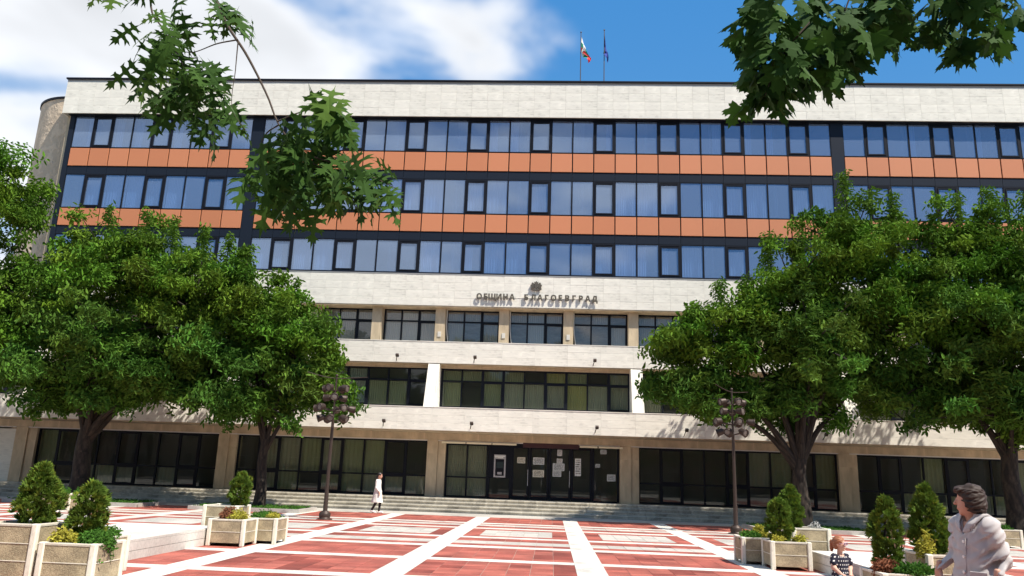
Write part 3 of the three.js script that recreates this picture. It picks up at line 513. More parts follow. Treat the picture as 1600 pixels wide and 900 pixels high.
// red-oak type: deep sinuses, bristle-pointed lobes; stalk at the origin, tip along +y, about 0.19 m long
const oakHalf = [[0, -0.04], [0.002, 0], [0.008, 0.016], [0.030, 0.018], [0.048, 0.012], [0.040, 0.026], [0.050, 0.034], [0.026, 0.034], [0.009, 0.042], [0.010, 0.054], [0.036, 0.058], [0.060, 0.050], [0.084, 0.052], [0.064, 0.064], [0.086, 0.082], [0.056, 0.076], [0.030, 0.074], [0.010, 0.082], [0.011, 0.096], [0.034, 0.104], [0.056, 0.104], [0.076, 0.114], [0.052, 0.116], [0.062, 0.138], [0.036, 0.122], [0.012, 0.122], [0.010, 0.136], [0.026, 0.148], [0.042, 0.158], [0.022, 0.158], [0.024, 0.176], [0.008, 0.168], [0, 0.205]];
const oakLeaves = [0, 1, 2, 3, 4].map((k) => bendLeaf(lobed(mirror(oakHalf)), 900 + k));
// Norway-maple type: five pointed lobes
const mapHalf = [[0, -0.06], [0.002, 0], [0.03, -0.012], [0.062, -0.022], [0.058, -0.002], [0.078, 0.002], [0.064, 0.018], [0.052, 0.022], [0.060, 0.034], [0.082, 0.042], [0.100, 0.062], [0.080, 0.064], [0.084, 0.084], [0.064, 0.076], [0.056, 0.092], [0.040, 0.072], [0.028, 0.070], [0.032, 0.094], [0.046, 0.104], [0.034, 0.112], [0.030, 0.132], [0.014, 0.126], [0, 0.162]];
const mapLeaves = [0, 1, 2, 3, 4].map((k) => bendLeaf(lobed(mirror(mapHalf)), 950 + k));
const oakMats = [leafMat(0.036, 0.088, 0.014, 0.30), leafMat(0.05, 0.115, 0.018, 0.34), leafMat(0.03, 0.075, 0.013, 0.26), leafMat(0.10, 0.19, 0.03, 0.45)];
const mapMats = [leafMat(0.030, 0.078, 0.012, 0.26), leafMat(0.038, 0.095, 0.014, 0.3), leafMat(0.025, 0.064, 0.012, 0.22), leafMat(0.06, 0.14, 0.02, 0.45)];
function bough(name, label, category, trunkAt, trunkR, top, stems, clusters, leaves, mats, seed, crownAt) {
  const R = rng(seed), t = thing(name, label, category, null, [trunkAt[0], 0, trunkAt[1]]), o = V3(trunkAt[0], 0, trunkAt[1]);
  const rel = (p) => { return [p[0] - o.x, p[1] - o.y, p[2] - o.z]; };
  const s0 = rel(stems[0][0][0]);
  part('trunk', joinLimbs([limb([[0, -0.05, 0], [0.05, 2, 0.04], [-0.04, top * 0.7, 0], [0.05, top + 2.6, 0.3]], [trunkR * 1.3, trunkR, trunkR * 0.8, 0.05], 12), limb([[0, top - 1.2, 0], [s0[0] * 0.3, top + 0.1, s0[2] * 0.3], [s0[0] * 0.7, s0[1] + 0.35, s0[2] * 0.7], s0], [trunkR * 0.5, 0.07, 0.035, 0.014], 8)]), M.bark, t);
  const b = part('hanging_branch', joinLimbs(stems.map(([pts, r]) => limb(pts.map(rel), r, 6))), M.twig, t);
  const q = new THREE.Quaternion(), q2 = new THREE.Quaternion(), M4 = new THREE.Matrix4();
  for (const [cx, cy, cz, rx, ry, n, droop, sc] of clusters) for (let k = 0; k < n; k++) {
    const a = R() * 6.28, rr = Math.sqrt(R());
    const p = V3(cx + Math.cos(a) * rx * rr, cy + Math.sin(a) * ry * rr, cz + (R() - 0.5) * 0.5);
    const tip = V3((R() - 0.5) * 1.5 + Math.cos(a) * 0.7, -droop - R() * 0.5, (R() - 0.5) * 1.1).normalize();
    const face = V3((R() - 0.5) * 1.5, 0.75 + R() * 0.4, (R() - 0.5) * 1.5 + 0.45).normalize(), x = V3().crossVectors(tip, face).normalize(), z = V3().crossVectors(x, tip);
    M4.makeBasis(x, tip, z);
    const m = part('leaf', leaves[Math.floor(R() * leaves.length)], mats[R() < 0.1 ? 3 : Math.floor(R() * 3)], b); m.quaternion.setFromRotationMatrix(M4); m.position.copy(p.sub(o)); m.scale.setScalar(sc * (0.75 + 0.5 * R()));
  }
  const items = []; // the rest of the crown, above the frame
  for (const [x, y, z, r, n] of crownAt) for (let k = 0; k < n; k++) { const u = unit(R), rr = r * Math.pow(R(), 0.5); const v = 0.8 + 0.4 * R(); items.push({ p: V3(x - o.x + u.x * rr, y + u.y * rr * 0.6, z - o.z + u.z * rr), n: V3(u.x, 0.4 + u.y, u.z).normalize(), s: 1, r: R() * 6.28, c: [v, v, v] }); }
  scatter('crown', t, sprigs[0], leaf2, items);
}
bough('oak_tree', 'oak with pointed lobed leaves on a branch hanging before the upper windows', 'tree', [-4.2, 36.0], 0.2, 5.6,
  [[[[-1.458, 4.791, 32.12], [-1.245, 4.34, 32.17], [-1.051, 4.067, 32.22], [-0.868, 3.764, 32.27], [-0.759, 3.556, 32.32], [-0.612, 3.378, 32.32], [-0.414, 3.244, 32.32]], [0.014, 0.010, 0.006, 0.003]],
   [[[-1.115, 4.167, 32.22], [-1.24, 4.14, 32.22], [-1.42, 4.108, 32.17], [-1.575, 4.167, 32.12]], [0.005, 0.003, 0.002]],
   [[[-1.113, 4.154, 32.22], [-1.106, 3.959, 32.22], [-1.095, 3.704, 32.22], [-0.992, 3.56, 32.22]], [0.004, 0.002, 0.002]],
   [[[-1.86, 4.768, 32.02], [-1.775, 4.449, 32.07], [-1.657, 4.303, 32.12], [-1.471, 4.012, 32.12], [-1.361, 3.795, 32.12]], [0.008, 0.005, 0.003]],
   [[[-0.772, 3.576, 32.32], [-0.638, 3.638, 32.32], [-0.453, 3.681, 32.32]], [0.005, 0.003, 0.002]],
   [[[-0.759, 3.556, 32.32], [-0.852, 3.518, 32.27], [-0.898, 3.418, 32.22], [-0.827, 3.298, 32.22]], [0.005, 0.003, 0.002]],
   [[[-0.612, 3.378, 32.32], [-0.345, 3.303, 32.32], [-0.154, 3.228, 32.32], [-0.041, 3.172, 32.32]], [0.005, 0.003, 0.002]]],
  [[-1.615, 4.212, 32.12, 0.134, 0.106, 16, 0.5, 1.2], [-1.451, 3.976, 32.17, 0.203, 0.192, 35, 0.7, 1.2], [-1.3, 3.795, 32.12, 0.194, 0.113, 21, 0.6, 1.2], [-1.488, 4.44, 32.12, 0.233, 0.064, 14, 0.4, 1.2], [-1.304, 4.473, 32.12, 0.177, 0.035, 7, 0.4, 1.2], [-1.997, 4.662, 32.02, 0.217, 0.029, 4, 0.4, 1.2], [-0.523, 3.619, 32.32, 0.162, 0.115, 20, 0.6, 1.26], [-0.428, 3.4, 32.32, 0.185, 0.135, 22, 0.8, 1.26], [-0.738, 3.338, 32.27, 0.154, 0.123, 19, 0.8, 1.26], [-0.499, 3.204, 32.27, 0.205, 0.096, 17, 0.8, 1.26], [-0.21, 3.235, 32.32, 0.142, 0.081, 14, 0.7, 1.26], [-0.585, 3.478, 32.32, 0.169, 0.101, 7, 0.7, 1.2]],
  oakLeaves, oakMats, 951, [[-4.2, 8.2, 37.2, 2.6, 1500], [-3.0, 7.6, 37.8, 2.0, 900]]);
bough('maple_tree', 'maple with broad five-pointed dark leaves overhanging the right roofline', 'tree', [6.2, 37.6], 0.22, 6.0,
  [[[[3.081, 5.281, 32.02], [2.682, 4.693, 32.12], [2.358, 4.318, 32.22], [2.16, 4.064, 32.22], [2.057, 3.816, 32.22]], [0.016, 0.010, 0.006, 0.003]],
   [[[2.682, 4.693, 32.12], [2.538, 4.253, 32.12], [2.541, 3.998, 32.12]], [0.007, 0.004, 0.002]],
   [[[3.081, 5.281, 32.02], [3.23, 4.719, 32.02], [3.392, 4.406, 32.02]], [0.010, 0.006, 0.003]],
   [[[3.081, 5.281, 32.02], [3.645, 4.836, 31.92], [3.727, 4.515, 31.92]], [0.010, 0.006, 0.003]]],
  [[2.063, 4.286, 32.27, 0.157, 0.154, 30, 0.7, 1], [2.139, 4.022, 32.22, 0.18, 0.173, 44, 0.9, 1], [2.059, 3.857, 32.22, 0.117, 0.076, 16, 1, 1], [2.407, 4.222, 32.17, 0.21, 0.192, 50, 0.8, 1], [2.49, 4.045, 32.22, 0.138, 0.124, 22, 0.9, 1], [2.776, 4.406, 32.12, 0.212, 0.149, 40, 0.7, 1], [3.07, 4.483, 32.07, 0.215, 0.122, 32, 0.7, 1], [3.306, 4.429, 32.12, 0.177, 0.141, 26, 0.7, 1], [3.343, 4.248, 32.12, 0.113, 0.078, 12, 0.9, 1], [3.614, 4.517, 32.02, 0.123, 0.123, 16, 0.8, 1]],
  mapLeaves, mapMats, 977, [[6.2, 9.0, 38.8, 2.6, 1500], [7.4, 8.2, 38.4, 2.0, 900]]);
console.log('trees ready');
// ---------------------------------------------------------------- planters, stone benches, beds
const thujaGeo = (() => { const R = rng(5), l = []; for (let i = 0; i < 9; i++) { const g = leafGeo(0.075, 0.022, 0.004); g.applyMatrix4(new THREE.Matrix4().makeRotationFromEuler(new THREE.Euler((R() - 0.5) * 0.6, (R() - 0.5) * 1.2, 0.35 + (i - 4) * 0.26))); l.push(g); } return mergeGeometries(l).rotateZ(Math.PI / 4); })();
const herbGeo = sprigGeo(8, 9, 0.055);
const thujaMat = leafMat(0.11, 0.185, 0.025, 0.25), herbGreen = leafMat(0.065, 0.17, 0.022, 0.3), herbYellow = leafMat(0.42, 0.40, 0.06, 0.3), herbBrown = leafMat(0.26, 0.11, 0.06, 0.2), herbWhite = leafMat(0.7, 0.7, 0.66, 0.2);
function conifer(x, y, z, h, r, label, seed, lean = 0, pw = 4.5) {
  const R = rng(seed), t = thing('thuja', label, 'conifer', 'conifers in planters', [x, y, z]), items = [];
  part('trunk', limb([[0, -0.03, 0], [lean * 0.3, h * 0.5, 0], [lean, h * 0.9, 0]], [0.03, 0.02, 0.006], 6), M.bark, t);
  const n = Math.round(3000 * h * r);
  for (let k = 0; k < n; k++) {
    const f = R(), a = R() * 6.28, prof = f < 0.3 ? 0.72 + 0.28 * Math.sin(f / 0.3 * 1.5708) : 1 - 0.94 * Math.pow((f - 0.3) / 0.7, pw), lump = 0.58 + 0.75 * vnoise(a * 2.2 + 3, f * h * 8, 64, seed), rr = r * prof * lump * (0.55 + 0.5 * Math.sqrt(R()));
    const v = 0.7 + 0.6 * R(), yel = R() < 0.2 ? 1.5 : 1;
    items.push({ p: V3(Math.cos(a) * rr + lean * f, 0.03 + f * h * 0.97, Math.sin(a) * rr), n: V3(Math.cos(a) * 0.75 + (R() - 0.5) * 0.7, 0.75, Math.sin(a) * 0.75 + (R() - 0.5) * 0.7).normalize(), s: 0.85 + 0.85 * R() * R(), r: R() * 6.28, c: [v * yel, v * (yel > 1 ? 1.15 : 1), v] });
  }
  scatter('foliage', t, thujaGeo, thujaMat, items); return t;
}
function herbs(x, y, z, rx, rz, h, n, mat, name, label, seed, spill = 0) {
  const R = rng(seed), t = thing(name, label, 'plant', 'low plants in planters', [x, y, z]), items = [];
  for (let k = 0; k < n; k++) { const a = R() * 6.28, q = Math.sqrt(R()), u = unit(R), up = R(); const px = Math.cos(a) * rx * q, pz = Math.sin(a) * rz * q; const v = 0.7 + 0.6 * R(); items.push({ p: V3(px, 0.02 + up * h * (1 - q * q * 0.6) - spill * Math.max(0, q - 0.85) * 3 * R(), pz), n: V3(u.x * 0.8, 0.8, u.z * 0.8).normalize(), s: 0.75 + 0.6 * R(), r: R() * 6.28, c: [v, v, v] }); }
  scatter('foliage', t, herbGeo, mat, items);
  part('stem', limb([[0, -0.03, 0], [0.01, h * 0.3, 0], [0, h * 0.6, 0]], [0.012, 0.006], 5), M.twig, t); return t;
}
const PS = 0.78;
function planter(cx, cz, rows, label, seed) {
  const hs = PS / 2, leg = 0.07, ph = 0.225, H = leg + rows * ph + 0.02, t = thing('stone_planter', label, 'planter', 'square stone planters', [cx, 0, cz], (rng(seed)() - 0.5) * 0.03);
  for (let r = 0; r < rows; r++) { const y0 = leg + r * ph, y1 = y0 + ph - 0.012;
    for (const s of [-1, 1]) { part('side_panel', box(-hs + 0.05, hs - 0.05, y0, y1, s > 0 ? hs - 0.06 : -hs + 0.015, s > 0 ? hs - 0.015 : -hs + 0.06), M.agg, t); part('side_panel', box(s > 0 ? hs - 0.06 : -hs + 0.015, s > 0 ? hs - 0.015 : -hs + 0.06, y0, y1, -hs + 0.05, hs - 0.05), M.agg, t); }
    const yy = y1, rail = []; for (const s of [-1, 1]) { rail.push(bx(-hs + 0.05, hs - 0.05, yy + 0.001, yy + 0.011, s > 0 ? hs - 0.05 : -hs + 0.008, s > 0 ? hs - 0.008 : -hs + 0.05), bx(s > 0 ? hs - 0.05 : -hs + 0.008, s > 0 ? hs - 0.008 : -hs + 0.05, yy + 0.001, yy + 0.011, -hs + 0.05, hs - 0.05)); }
    part('rail', mg(rail), M.post, t); }
  const rim = []; for (const s of [-1, 1]) { rim.push(bx(-hs + 0.05, hs - 0.05, H - 0.018, H, s > 0 ? hs - 0.06 : -hs + 0.006, s > 0 ? hs - 0.006 : -hs + 0.06), bx(s > 0 ? hs - 0.06 : -hs + 0.006, s > 0 ? hs - 0.006 : -hs + 0.06, H - 0.018, H, -hs + 0.06, hs - 0.06)); }
  part('rim', mg(rim), M.post, t);
  const pg = uvm(new RoundedBoxGeometry(0.085, H + 0.006, 0.085, 2, 0.018)); for (const [a, b] of [[1, 1], [1, -1], [-1, 1], [-1, -1]]) { const p = part('corner_post', pg, M.post, t); p.position.set(a * (hs - 0.035), (H + 0.006) / 2, b * (hs - 0.035)); }
  part('soil', box(-hs + 0.06, hs - 0.06, H - 0.12, H - 0.05, -hs + 0.06, hs - 0.06), M.soil, t);
  return H - 0.05;
}
{
  let y;
  y = planter(-5.57, 25.42, 2, 'low stone planter with conifer, beside the taller planter at the left stone bench', 1);
  conifer(-5.62, y, 25.32, 0.80, 0.20, 'ragged upright conifer among trailing plants in low planter by left bench', 11);
  herbs(-5.74, y, 25.6, 0.16, 0.14, 0.16, 130, herbYellow, 'yellow_shrub', 'yellow-green shrub at the foot of the ragged conifer by left bench', 12);
  herbs(-5.34, y, 25.5, 0.2, 0.24, 0.14, 240, herbGreen, 'trailing_plant', 'dark green trailing plant spilling over the planter by left bench', 13, 0.5);
  y = planter(-6.42, 25.42, 3, 'tall three-tier stone planter with a plump conifer at the left bench', 2);
  conifer(-6.33, y, 25.4, 0.80, 0.26, 'plump egg-shaped conifer in the tall three-tier planter by left bench', 14, 0, 2.3);
  y = planter(-6.0, 24.5, 2, 'low stone planter tucked behind the ragged conifer planter at left bench', 3);
  herbs(-5.9, y, 24.5, 0.28, 0.25, 0.14, 160, herbGreen, 'trailing_plant', 'low green plants in the planter tucked behind the ragged conifer', 15);
  y = planter(-5.85, 19.48, 2, 'low stone planter with yellow and rust plants at the inner end of left bench', 4);
  herbs(-5.75, y, 19.55, 0.2, 0.2, 0.16, 120, herbYellow, 'yellow_shrub', 'yellow shrub in low planter at inner end of left bench', 16);
  herbs(-5.98, y, 19.5, 0.14, 0.15, 0.24, 110, herbBrown, 'rust_shrub', 'rust-brown shrub in low planter at inner end of left bench', 17);
  y = planter(-5.45, 18.68, 2, 'low stone planter with green and yellow cover behind the rust-plant planter', 5);
  herbs(-5.45, y, 18.68, 0.3, 0.28, 0.12, 170, herbGreen, 'ground_cover', 'green cover plants in planter behind the rust-plant planter', 18);
  herbs(-5.25, y, 18.85, 0.14, 0.12, 0.1, 60, herbYellow, 'yellow_shrub', 'small yellow plants in planter behind the rust-plant planter', 19);
  y = planter(-6.42, 18.5, 3, 'tall three-tier stone planter with small conifer at inner end of left bench', 6);
  conifer(-6.18, y, 18.45, 0.74, 0.19, 'small browning conifer in tall planter at inner end of left bench', 20);
  y = planter(5.62, 19.7, 2, 'low stone planter with bushy conifer at inner end of right bench', 7);
  conifer(5.52, y, 19.66, 0.82, 0.21, 'bushy conifer in low planter at inner end of right bench', 21);
  herbs(5.85, y, 19.85, 0.12, 0.12, 0.12, 60, herbYellow, 'yellow_shrub', 'yellow flowers right of the bushy conifer at right bench', 22); herbs(5.4, y, 19.95, 0.1, 0.08, 0.1, 40, herbYellow, 'yellow_shrub', 'yellow flowers under the bushy conifer at right bench', 23);
  y = planter(5.25, 18.85, 2, 'low stone planter with yellow shrub behind the bushy conifer planter', 8);
  herbs(5.35, y, 18.75, 0.16, 0.16, 0.24, 120, herbYellow, 'yellow_shrub', 'bright yellow-green shrub in planter behind the bushy conifer', 24); herbs(5.1, y, 18.95, 0.2, 0.2, 0.1, 120, herbGreen, 'ground_cover', 'dark green cover beside the bright yellow-green shrub', 25);
  y = planter(6.32, 18.78, 3, 'tall three-tier stone planter with smooth conifer at inner end of right bench', 9);
  conifer(6.05, y, 18.7, 0.86, 0.24, 'smooth bright green conifer in tall planter at right bench', 26, 0, 2.6); herbs(6.5, y, 18.9, 0.16, 0.14, 0.16, 9, herbWhite, 'white_flowers', 'small white flowers beside the smooth bright conifer', 27);
  y = planter(5.62, 25.0, 2, 'low stone planter with ragged yellowing conifer before the woman', 10);
  conifer(5.5, y, 24.85, 0.98, 0.17, 'ragged half-dead conifer with bare twigs in planter before the woman', 28, 0.06);
  herbs(5.42, y, 25.08, 0.18, 0.14, 0.14, 130, herbBrown, 'rust_shrub', 'red-brown plants at the foot of the half-dead conifer', 29); herbs(5.7, y, 25.2, 0.26, 0.18, 0.1, 300, herbGreen, 'ground_cover', 'bright green cover spilling round the half-dead conifer', 30);
  { const t = thing('bare_shrub', 'bare twiggy dead shrub beside the half-dead conifer', 'plant', null, [5.68, y, 24.9]), R = rng(61), l = []; for (let k = 0; k < 12; k++) { const a = R() * 6.28, r = 0.06 + 0.1 * R(), h = 0.4 + 0.45 * R(); l.push(limb([[0, -0.03, 0], [Math.cos(a) * r * 0.4, h * 0.5, Math.sin(a) * r * 0.4], [Math.cos(a) * r, h, Math.sin(a) * r]], [0.006, 0.004, 0.002], 4)); } part('stem', joinLimbs(l), std(lin(0.30, 0.20, 0.12)), t); }
  y = planter(6.42, 24.55, 3, 'tall three-tier stone planter with a thin conifer behind the woman', 11);
  conifer(6.32, y, 24.4, 0.95, 0.2, 'dark conifer behind the woman in tall planter', 31, 0, 2.6); herbs(6.1, y, 24.75, 0.1, 0.12, 0.3, 60, herbYellow, 'yellow_shrub', 'spindly yellow-green plant left of the dark conifer', 32);
  y = planter(-15.6, 10.4, 2, 'far stone planter with spreading green plants before the left tree', 12);
  herbs(-15.6, y, 10.4, 0.45, 0.35, 0.3, 300, herbGreen, 'ground_cover', 'spreading green plants in the far planter before the left tree', 33);
  y = planter(-14.8, 9.9, 2, 'far stone planter half hidden behind the ragged conifer on the left', 13);
  herbs(-14.9, y, 9.9, 0.35, 0.3, 0.2, 160, herbGreen, 'ground_cover', 'green plants in the half hidden far planter', 34);
  y = planter(14.8, 10.6, 2, 'grey stone planter in shade under the right-hand tree', 14);
  herbs(14.8, y, 10.6, 0.3, 0.3, 0.12, 100, herbGreen, 'ground_cover', 'sparse plants in the shaded grey planter', 35);
}
function bench(x0, x1, z0, z1, label) {
  const t = thing('stone_bench', label, 'bench', 'low stone benches', [(x0 + x1) / 2, 0, (z0 + z1) / 2]), R = rng(Math.round(x0 * 10)), hx = (x1 - x0) / 2, hz = (z1 - z0) / 2;
  part('core', box(-hx + 0.04, hx - 0.04, 0, 0.29, -hz + 0.04, hz - 0.04), M.stoneback, t);
  for (let c = 0; c < 2; c++) for (const s of [-1, 1]) {
    const y0 = c * 0.148, y1 = y0 + 0.143;
    for (let z = -hz + (c ? 0 : -0.2); z < hz - 0.01;) { const L = 0.52 + R() * 0.12, a = Math.max(-hz, z), b = Math.min(hz, z + L); if (b - a > 0.03) part('stone_block', box(s > 0 ? hx - 0.1 : -hx, s > 0 ? hx : -hx + 0.1, y0 + 0.003, y1, a + 0.003, b - 0.003), M.bench[Math.floor(R() * 2)], t); z += L; }
    for (let x = -hx + 0.105; x < hx - 0.12;) { const b = Math.min(hx - 0.105, x + 0.55); part('stone_block', box(x, b - 0.006, y0 + 0.003, y1, s > 0 ? hz - 0.1 : -hz, s > 0 ? hz : -hz + 0.1), M.bench[Math.floor(R() * 2)], t); x += 0.55; }
  }
  for (let i = 0; i < 3; i++) for (let z = -hz; z < hz - 0.01; z += 1.0) { const w = 2 * hx / 3; part('top_slab', box(-hx + i * w + 0.003, -hx + (i + 1) * w - 0.003, 0.295, 0.335, z + 0.003, Math.min(hz, z + 1.0) - 0.003), M.bench[Math.floor(R() * 2)], t); }
}
bench(-8.4, -6.28, 19.0, 24.05, 'low white stone bench block between the left planters');
bench(6.2, 8.3, 19.25, 24.0, 'low white stone bench block between the right planters');
function bed(x0, x1, z0, z1, label, seed) {
  const t = thing('grass_bed', label, 'flower bed', 'kerbed grass beds under trees', [(x0 + x1) / 2, 0, (z0 + z1) / 2]), hx = (x1 - x0) / 2, hz = (z1 - z0) / 2, R = rng(seed), it = [];
  for (const s of [-1, 1]) { part('kerb', box(-hx, hx, 0, 0.14, s > 0 ? hz - 0.12 : -hz, s > 0 ? hz : -hz + 0.12), M.pave[1], t); part('kerb', box(s > 0 ? hx - 0.12 : -hx, s > 0 ? hx : -hx + 0.12, 0, 0.14, -hz + 0.123, hz - 0.123), M.pave[1], t); }
  part('soil', box(-hx + 0.12, hx - 0.12, 0, 0.09, -hz + 0.12, hz - 0.12), M.soil, t);
  for (let k = 0; k < 900; k++) { const v = 0.7 + 0.6 * R(); it.push({ p: V3((R() * 2 - 1) * (hx - 0.15), 0.09, (R() * 2 - 1) * (hz - 0.15)), n: V3((R() - 0.5) * 0.6, 1, (R() - 0.5) * 0.6).normalize(), s: 0.9 + 0.7 * R(), r: R() * 6.28, c: [v, v, v] }); }
  scatter('grass', t, herbGeo, herbGreen, it);
}
bed(-12.6, -8.4, 4.7, 7.0, 'kerbed grass bed round the slim-trunked tree', 71);
bed(8.2, 12.4, 4.9, 7.2, 'kerbed grass bed round the forked tree', 72);
bed(-19.8, -14.6, 4.6, 7.0, 'kerbed grass bed round the thick-trunked left tree', 73);
bed(15.6, 19.8, 5.2, 7.6, 'kerbed grass bed round the dense dark tree', 74);

// ---------------------------------------------------------------- lamp posts
function lampPost(x, z, turn, label) {
  const t = thing('lamp_post', label, 'street lamp', 'bronze lamp posts with clustered spotlights', [x, 0, z], turn);
  part('base', new THREE.LatheGeometry([[0, 0], [0.26, 0], [0.26, 0.03], [0.17, 0.05], [0.19, 0.10], [0.19, 0.19], [0.15, 0.25], [0.075, 0.29], [0.07, 0.9], [0.06, 0.93]].map(([a, b]) => new THREE.Vector2(a, b)), 20), M.bronze, t);
  part('pole', mg([cyl(0.062, 0.05, 2.35, 0, 0.9, 0, 14), cyl(0.035, 0.03, 1.5, 0, 3.25, 0, 12)]), M.bronze, t);
  const drum = (() => { const a = new THREE.CylinderGeometry(0.125, 0.105, 0.2, 8).rotateX(Math.PI / 2), b = new THREE.TorusGeometry(0.118, 0.022, 6, 8).translate(0, 0, 0.1), c = new THREE.CylinderGeometry(0.05, 0.085, 0.07, 10).rotateX(-Math.PI / 2).translate(0, 0, -0.13); return mergeGeometries([a, b, c].map((g) => g.toNonIndexed())); })();
  const lens = new THREE.CylinderGeometry(0.06, 0.09, 0.012, 12).rotateX(Math.PI / 2).translate(0, 0, 0.106);
  const add = (y, r, n, off, tilt) => { for (let k = 0; k < n; k++) { const a = off + k / n * Math.PI * 2, lx = Math.cos(a) * r, lz = Math.sin(a) * r;
    const arm = part('arm', limb([[0, y - 0.1, 0], [lx * 0.5, y - 0.05, lz * 0.5], [lx, y, lz]], [0.018, 0.015], 6), M.bronze, t);
    const l = part('spotlight', drum, M.bronze, t); l.position.set(lx, y, lz); l.rotation.set(tilt, Math.atan2(lx, lz), 0, 'YXZ'); part('lens', lens, M.lampglass, l); } };
  add(3.32, 0.42, 5, 0.35, 0.35); add(3.66, 0.60, 5, 0.9, 0.15); add(4.02, 0.30, 3, 1.45, 0.05); add(4.34, 0.36, 4, 0.4, 0.2);
  part('top_arm', limb([[-1.0, 4.86, 0.1], [-0.5, 4.74, 0.05], [0, 4.68, 0], [0.5, 4.72, -0.05], [1.05, 4.78, -0.1]], [0.012, 0.018, 0.018, 0.012], 6), M.bronze, t);
  part('finial', new THREE.SphereGeometry(0.05, 10, 8).translate(0, 4.78, 0), M.bronze, t);
}
lampPost(-6.6, 9.9, 0.1, 'bronze lamp post left of the walking woman in white');
lampPost(7.02, 9.15, 0.7, 'bronze lamp post standing before the forked tree on the right');

// ---------------------------------------------------------------- small fittings on the facade
function floodlight(x, y, z, label) {
  const t = thing('floodlight', label, 'floodlight', 'small floodlights on the parapets', [x, y, z]);
  part('bracket', limb([[0, -0.09, 0], [0.02, 0, 0.12], [0.05, 0.07, 0.2]], [0.02, 0.018], 6), M.bronze, t);
  part('lamp_head', mg([new RoundedBoxGeometry(0.15, 0.1, 0.16, 2, 0.02).rotateX(-0.6).translate(0.07, 0.12, 0.26)]), M.bronze, t);
}
for (const x of [-12.5, -6.4, -2.8, 2.67, 6.4, 12.5]) floodlight(x, 6.72, 0.9, 'small dark floodlight on the parapet above the slanting fins');
for (const x of [-12.5, -6.62, -2.73, 2.74, 6.6, 12.5]) floodlight(x, 3.67, 1.75, 'small dark floodlight on the parapet above the ground floor');
{ // cash machine and notices at the entrance
  const t = thing('cash_machine', 'grey cash machine set in the dark panel left of the doors', 'cash machine', null, [-1.5, 1.53, -0.205]);
  part('housing', mg([bx(-0.27, 0.27, 0, 0.07, 0, 0.06), bx(-0.27, -0.2, 0.07, 0.82, 0, 0.06), bx(0.2, 0.27, 0.07, 0.82, 0, 0.06), bx(-0.27, 0.27, 0.82, 1.02, 0, 0.07)]), M.metal, t);
  part('recess', box(-0.2, 0.2, 0.07, 0.82, 0.002, 0.012), M.dark, t); part('screen', box(-0.15, 0.15, 0.42, 0.7, 0.014, 0.03), std(lin(0.03, 0.045, 0.05), { roughness: 0.15 }), t); part('keypad', box(-0.1, 0.1, 0.13, 0.24, 0.014, 0.07), M.metal, t);
  part('name_strip', box(-0.24, 0.24, 0.87, 0.98, 0.072, 0.078), M.paper[0], t);
  const nt = tex(128, (u, v) => { const line = Math.floor(v * 16), on = v > 0.1 && v < 0.9 && u > 0.1 && u < 0.9 && line % 2 === 0 && hash2(Math.floor(u * 40), line, 3) > 0.35; return g3(on ? 0.35 : 0.95); });
  for (const m of M.paper) { m.map = nt; }
  const note = (x, y, w, h, m, label, i) => { const g = new THREE.BoxGeometry(w, h, 0.006); const o = single('paper_notice', label, 'notice', 'notices taped to the entrance glass', g, M.paper[m]); o.position.set(x, y, -0.214); };
  note(-0.52, 2.33, 0.36, 0.27, 2, 'cream notice on the door beside the cash machine'); note(0.28, 2.32, 0.52, 0.32, 1, 'wide grey upper notice on the glass door'); note(0.28, 1.76, 0.52, 0.32, 2, 'wide cream lower notice on the glass door');
  note(1.24, 2.74, 0.22, 0.32, 0, 'small white notice at the top of the middle door'); note(1.24, 2.36, 0.26, 0.2, 0, 'small white notice above the grey sheets'); note(1.2, 2.08, 0.54, 0.33, 1, 'wide grey sheet in the middle of the middle door'); note(1.13, 1.78, 0.4, 0.26, 1, 'grey sheet at the bottom of the middle door');
  note(2.08, 2.1, 0.28, 0.78, 0, 'long white list on the door glass'); note(3.24, 2.83, 0.28, 0.2, 1, 'small grey notice high on the side pane'); note(2.98, 2.2, 0.2, 0.16, 1, 'tiny notice on the side pane'); note(3.6, 1.68, 0.38, 0.3, 1, 'grey notice low at the edge of the side pane');
}
// ---------------------------------------------------------------- flags on the roof
function flag(x, z, top, label, bands, seed, w, drop) {
  const R = rng(seed), t = thing('flagpole', label, 'flag', 'flags on the roof', [x, 20.9, z]);
  part('pole', mg([cyl(0.035, 0.022, top - 20.9, 0, 0, 0, 8), new THREE.SphereGeometry(0.05, 8, 6).translate(0, top - 20.9, 0)]), std(lin(0.05, 0.05, 0.06), { roughness: 0.5 }), t);
  const h = top - 20.9 - 0.3; // hanging cloth in folds
  bands.forEach((c, bi) => { const n = 8, pos = [], idx = []; const u0 = bi / bands.length, u1 = (bi + 1) / bands.length;
    for (let i = 0; i <= n; i++) for (const u of [u0, (u0 + u1) / 2, u1]) { const s = i / n, yy = h - u * 1.0 - s * drop * (0.62 - 0.2 * u), xx = 0.02 + w * Math.sin(s * 2.3) * (0.35 + 0.8 * u) - (u > 0.6 ? 0 : 0.12 * s * s), zz = 0.16 * s * Math.sin(u * 7 + s * 6 + seed) + 0.04 * Math.sin(s * 14); pos.push(xx, yy, zz); }
    for (let i = 0; i < n; i++) for (let k = 0; k < 2; k++) { const a = i * 3 + k; idx.push(a, a + 1, a + 3, a + 1, a + 4, a + 3); }
    const g = new THREE.BufferGeometry(); g.setAttribute('position', new THREE.Float32BufferAttribute(pos, 3)); g.setIndex(idx); g.computeVertexNormals(); part('cloth_band', g, std(lin(...c), { side: THREE.DoubleSide }), t); });
}
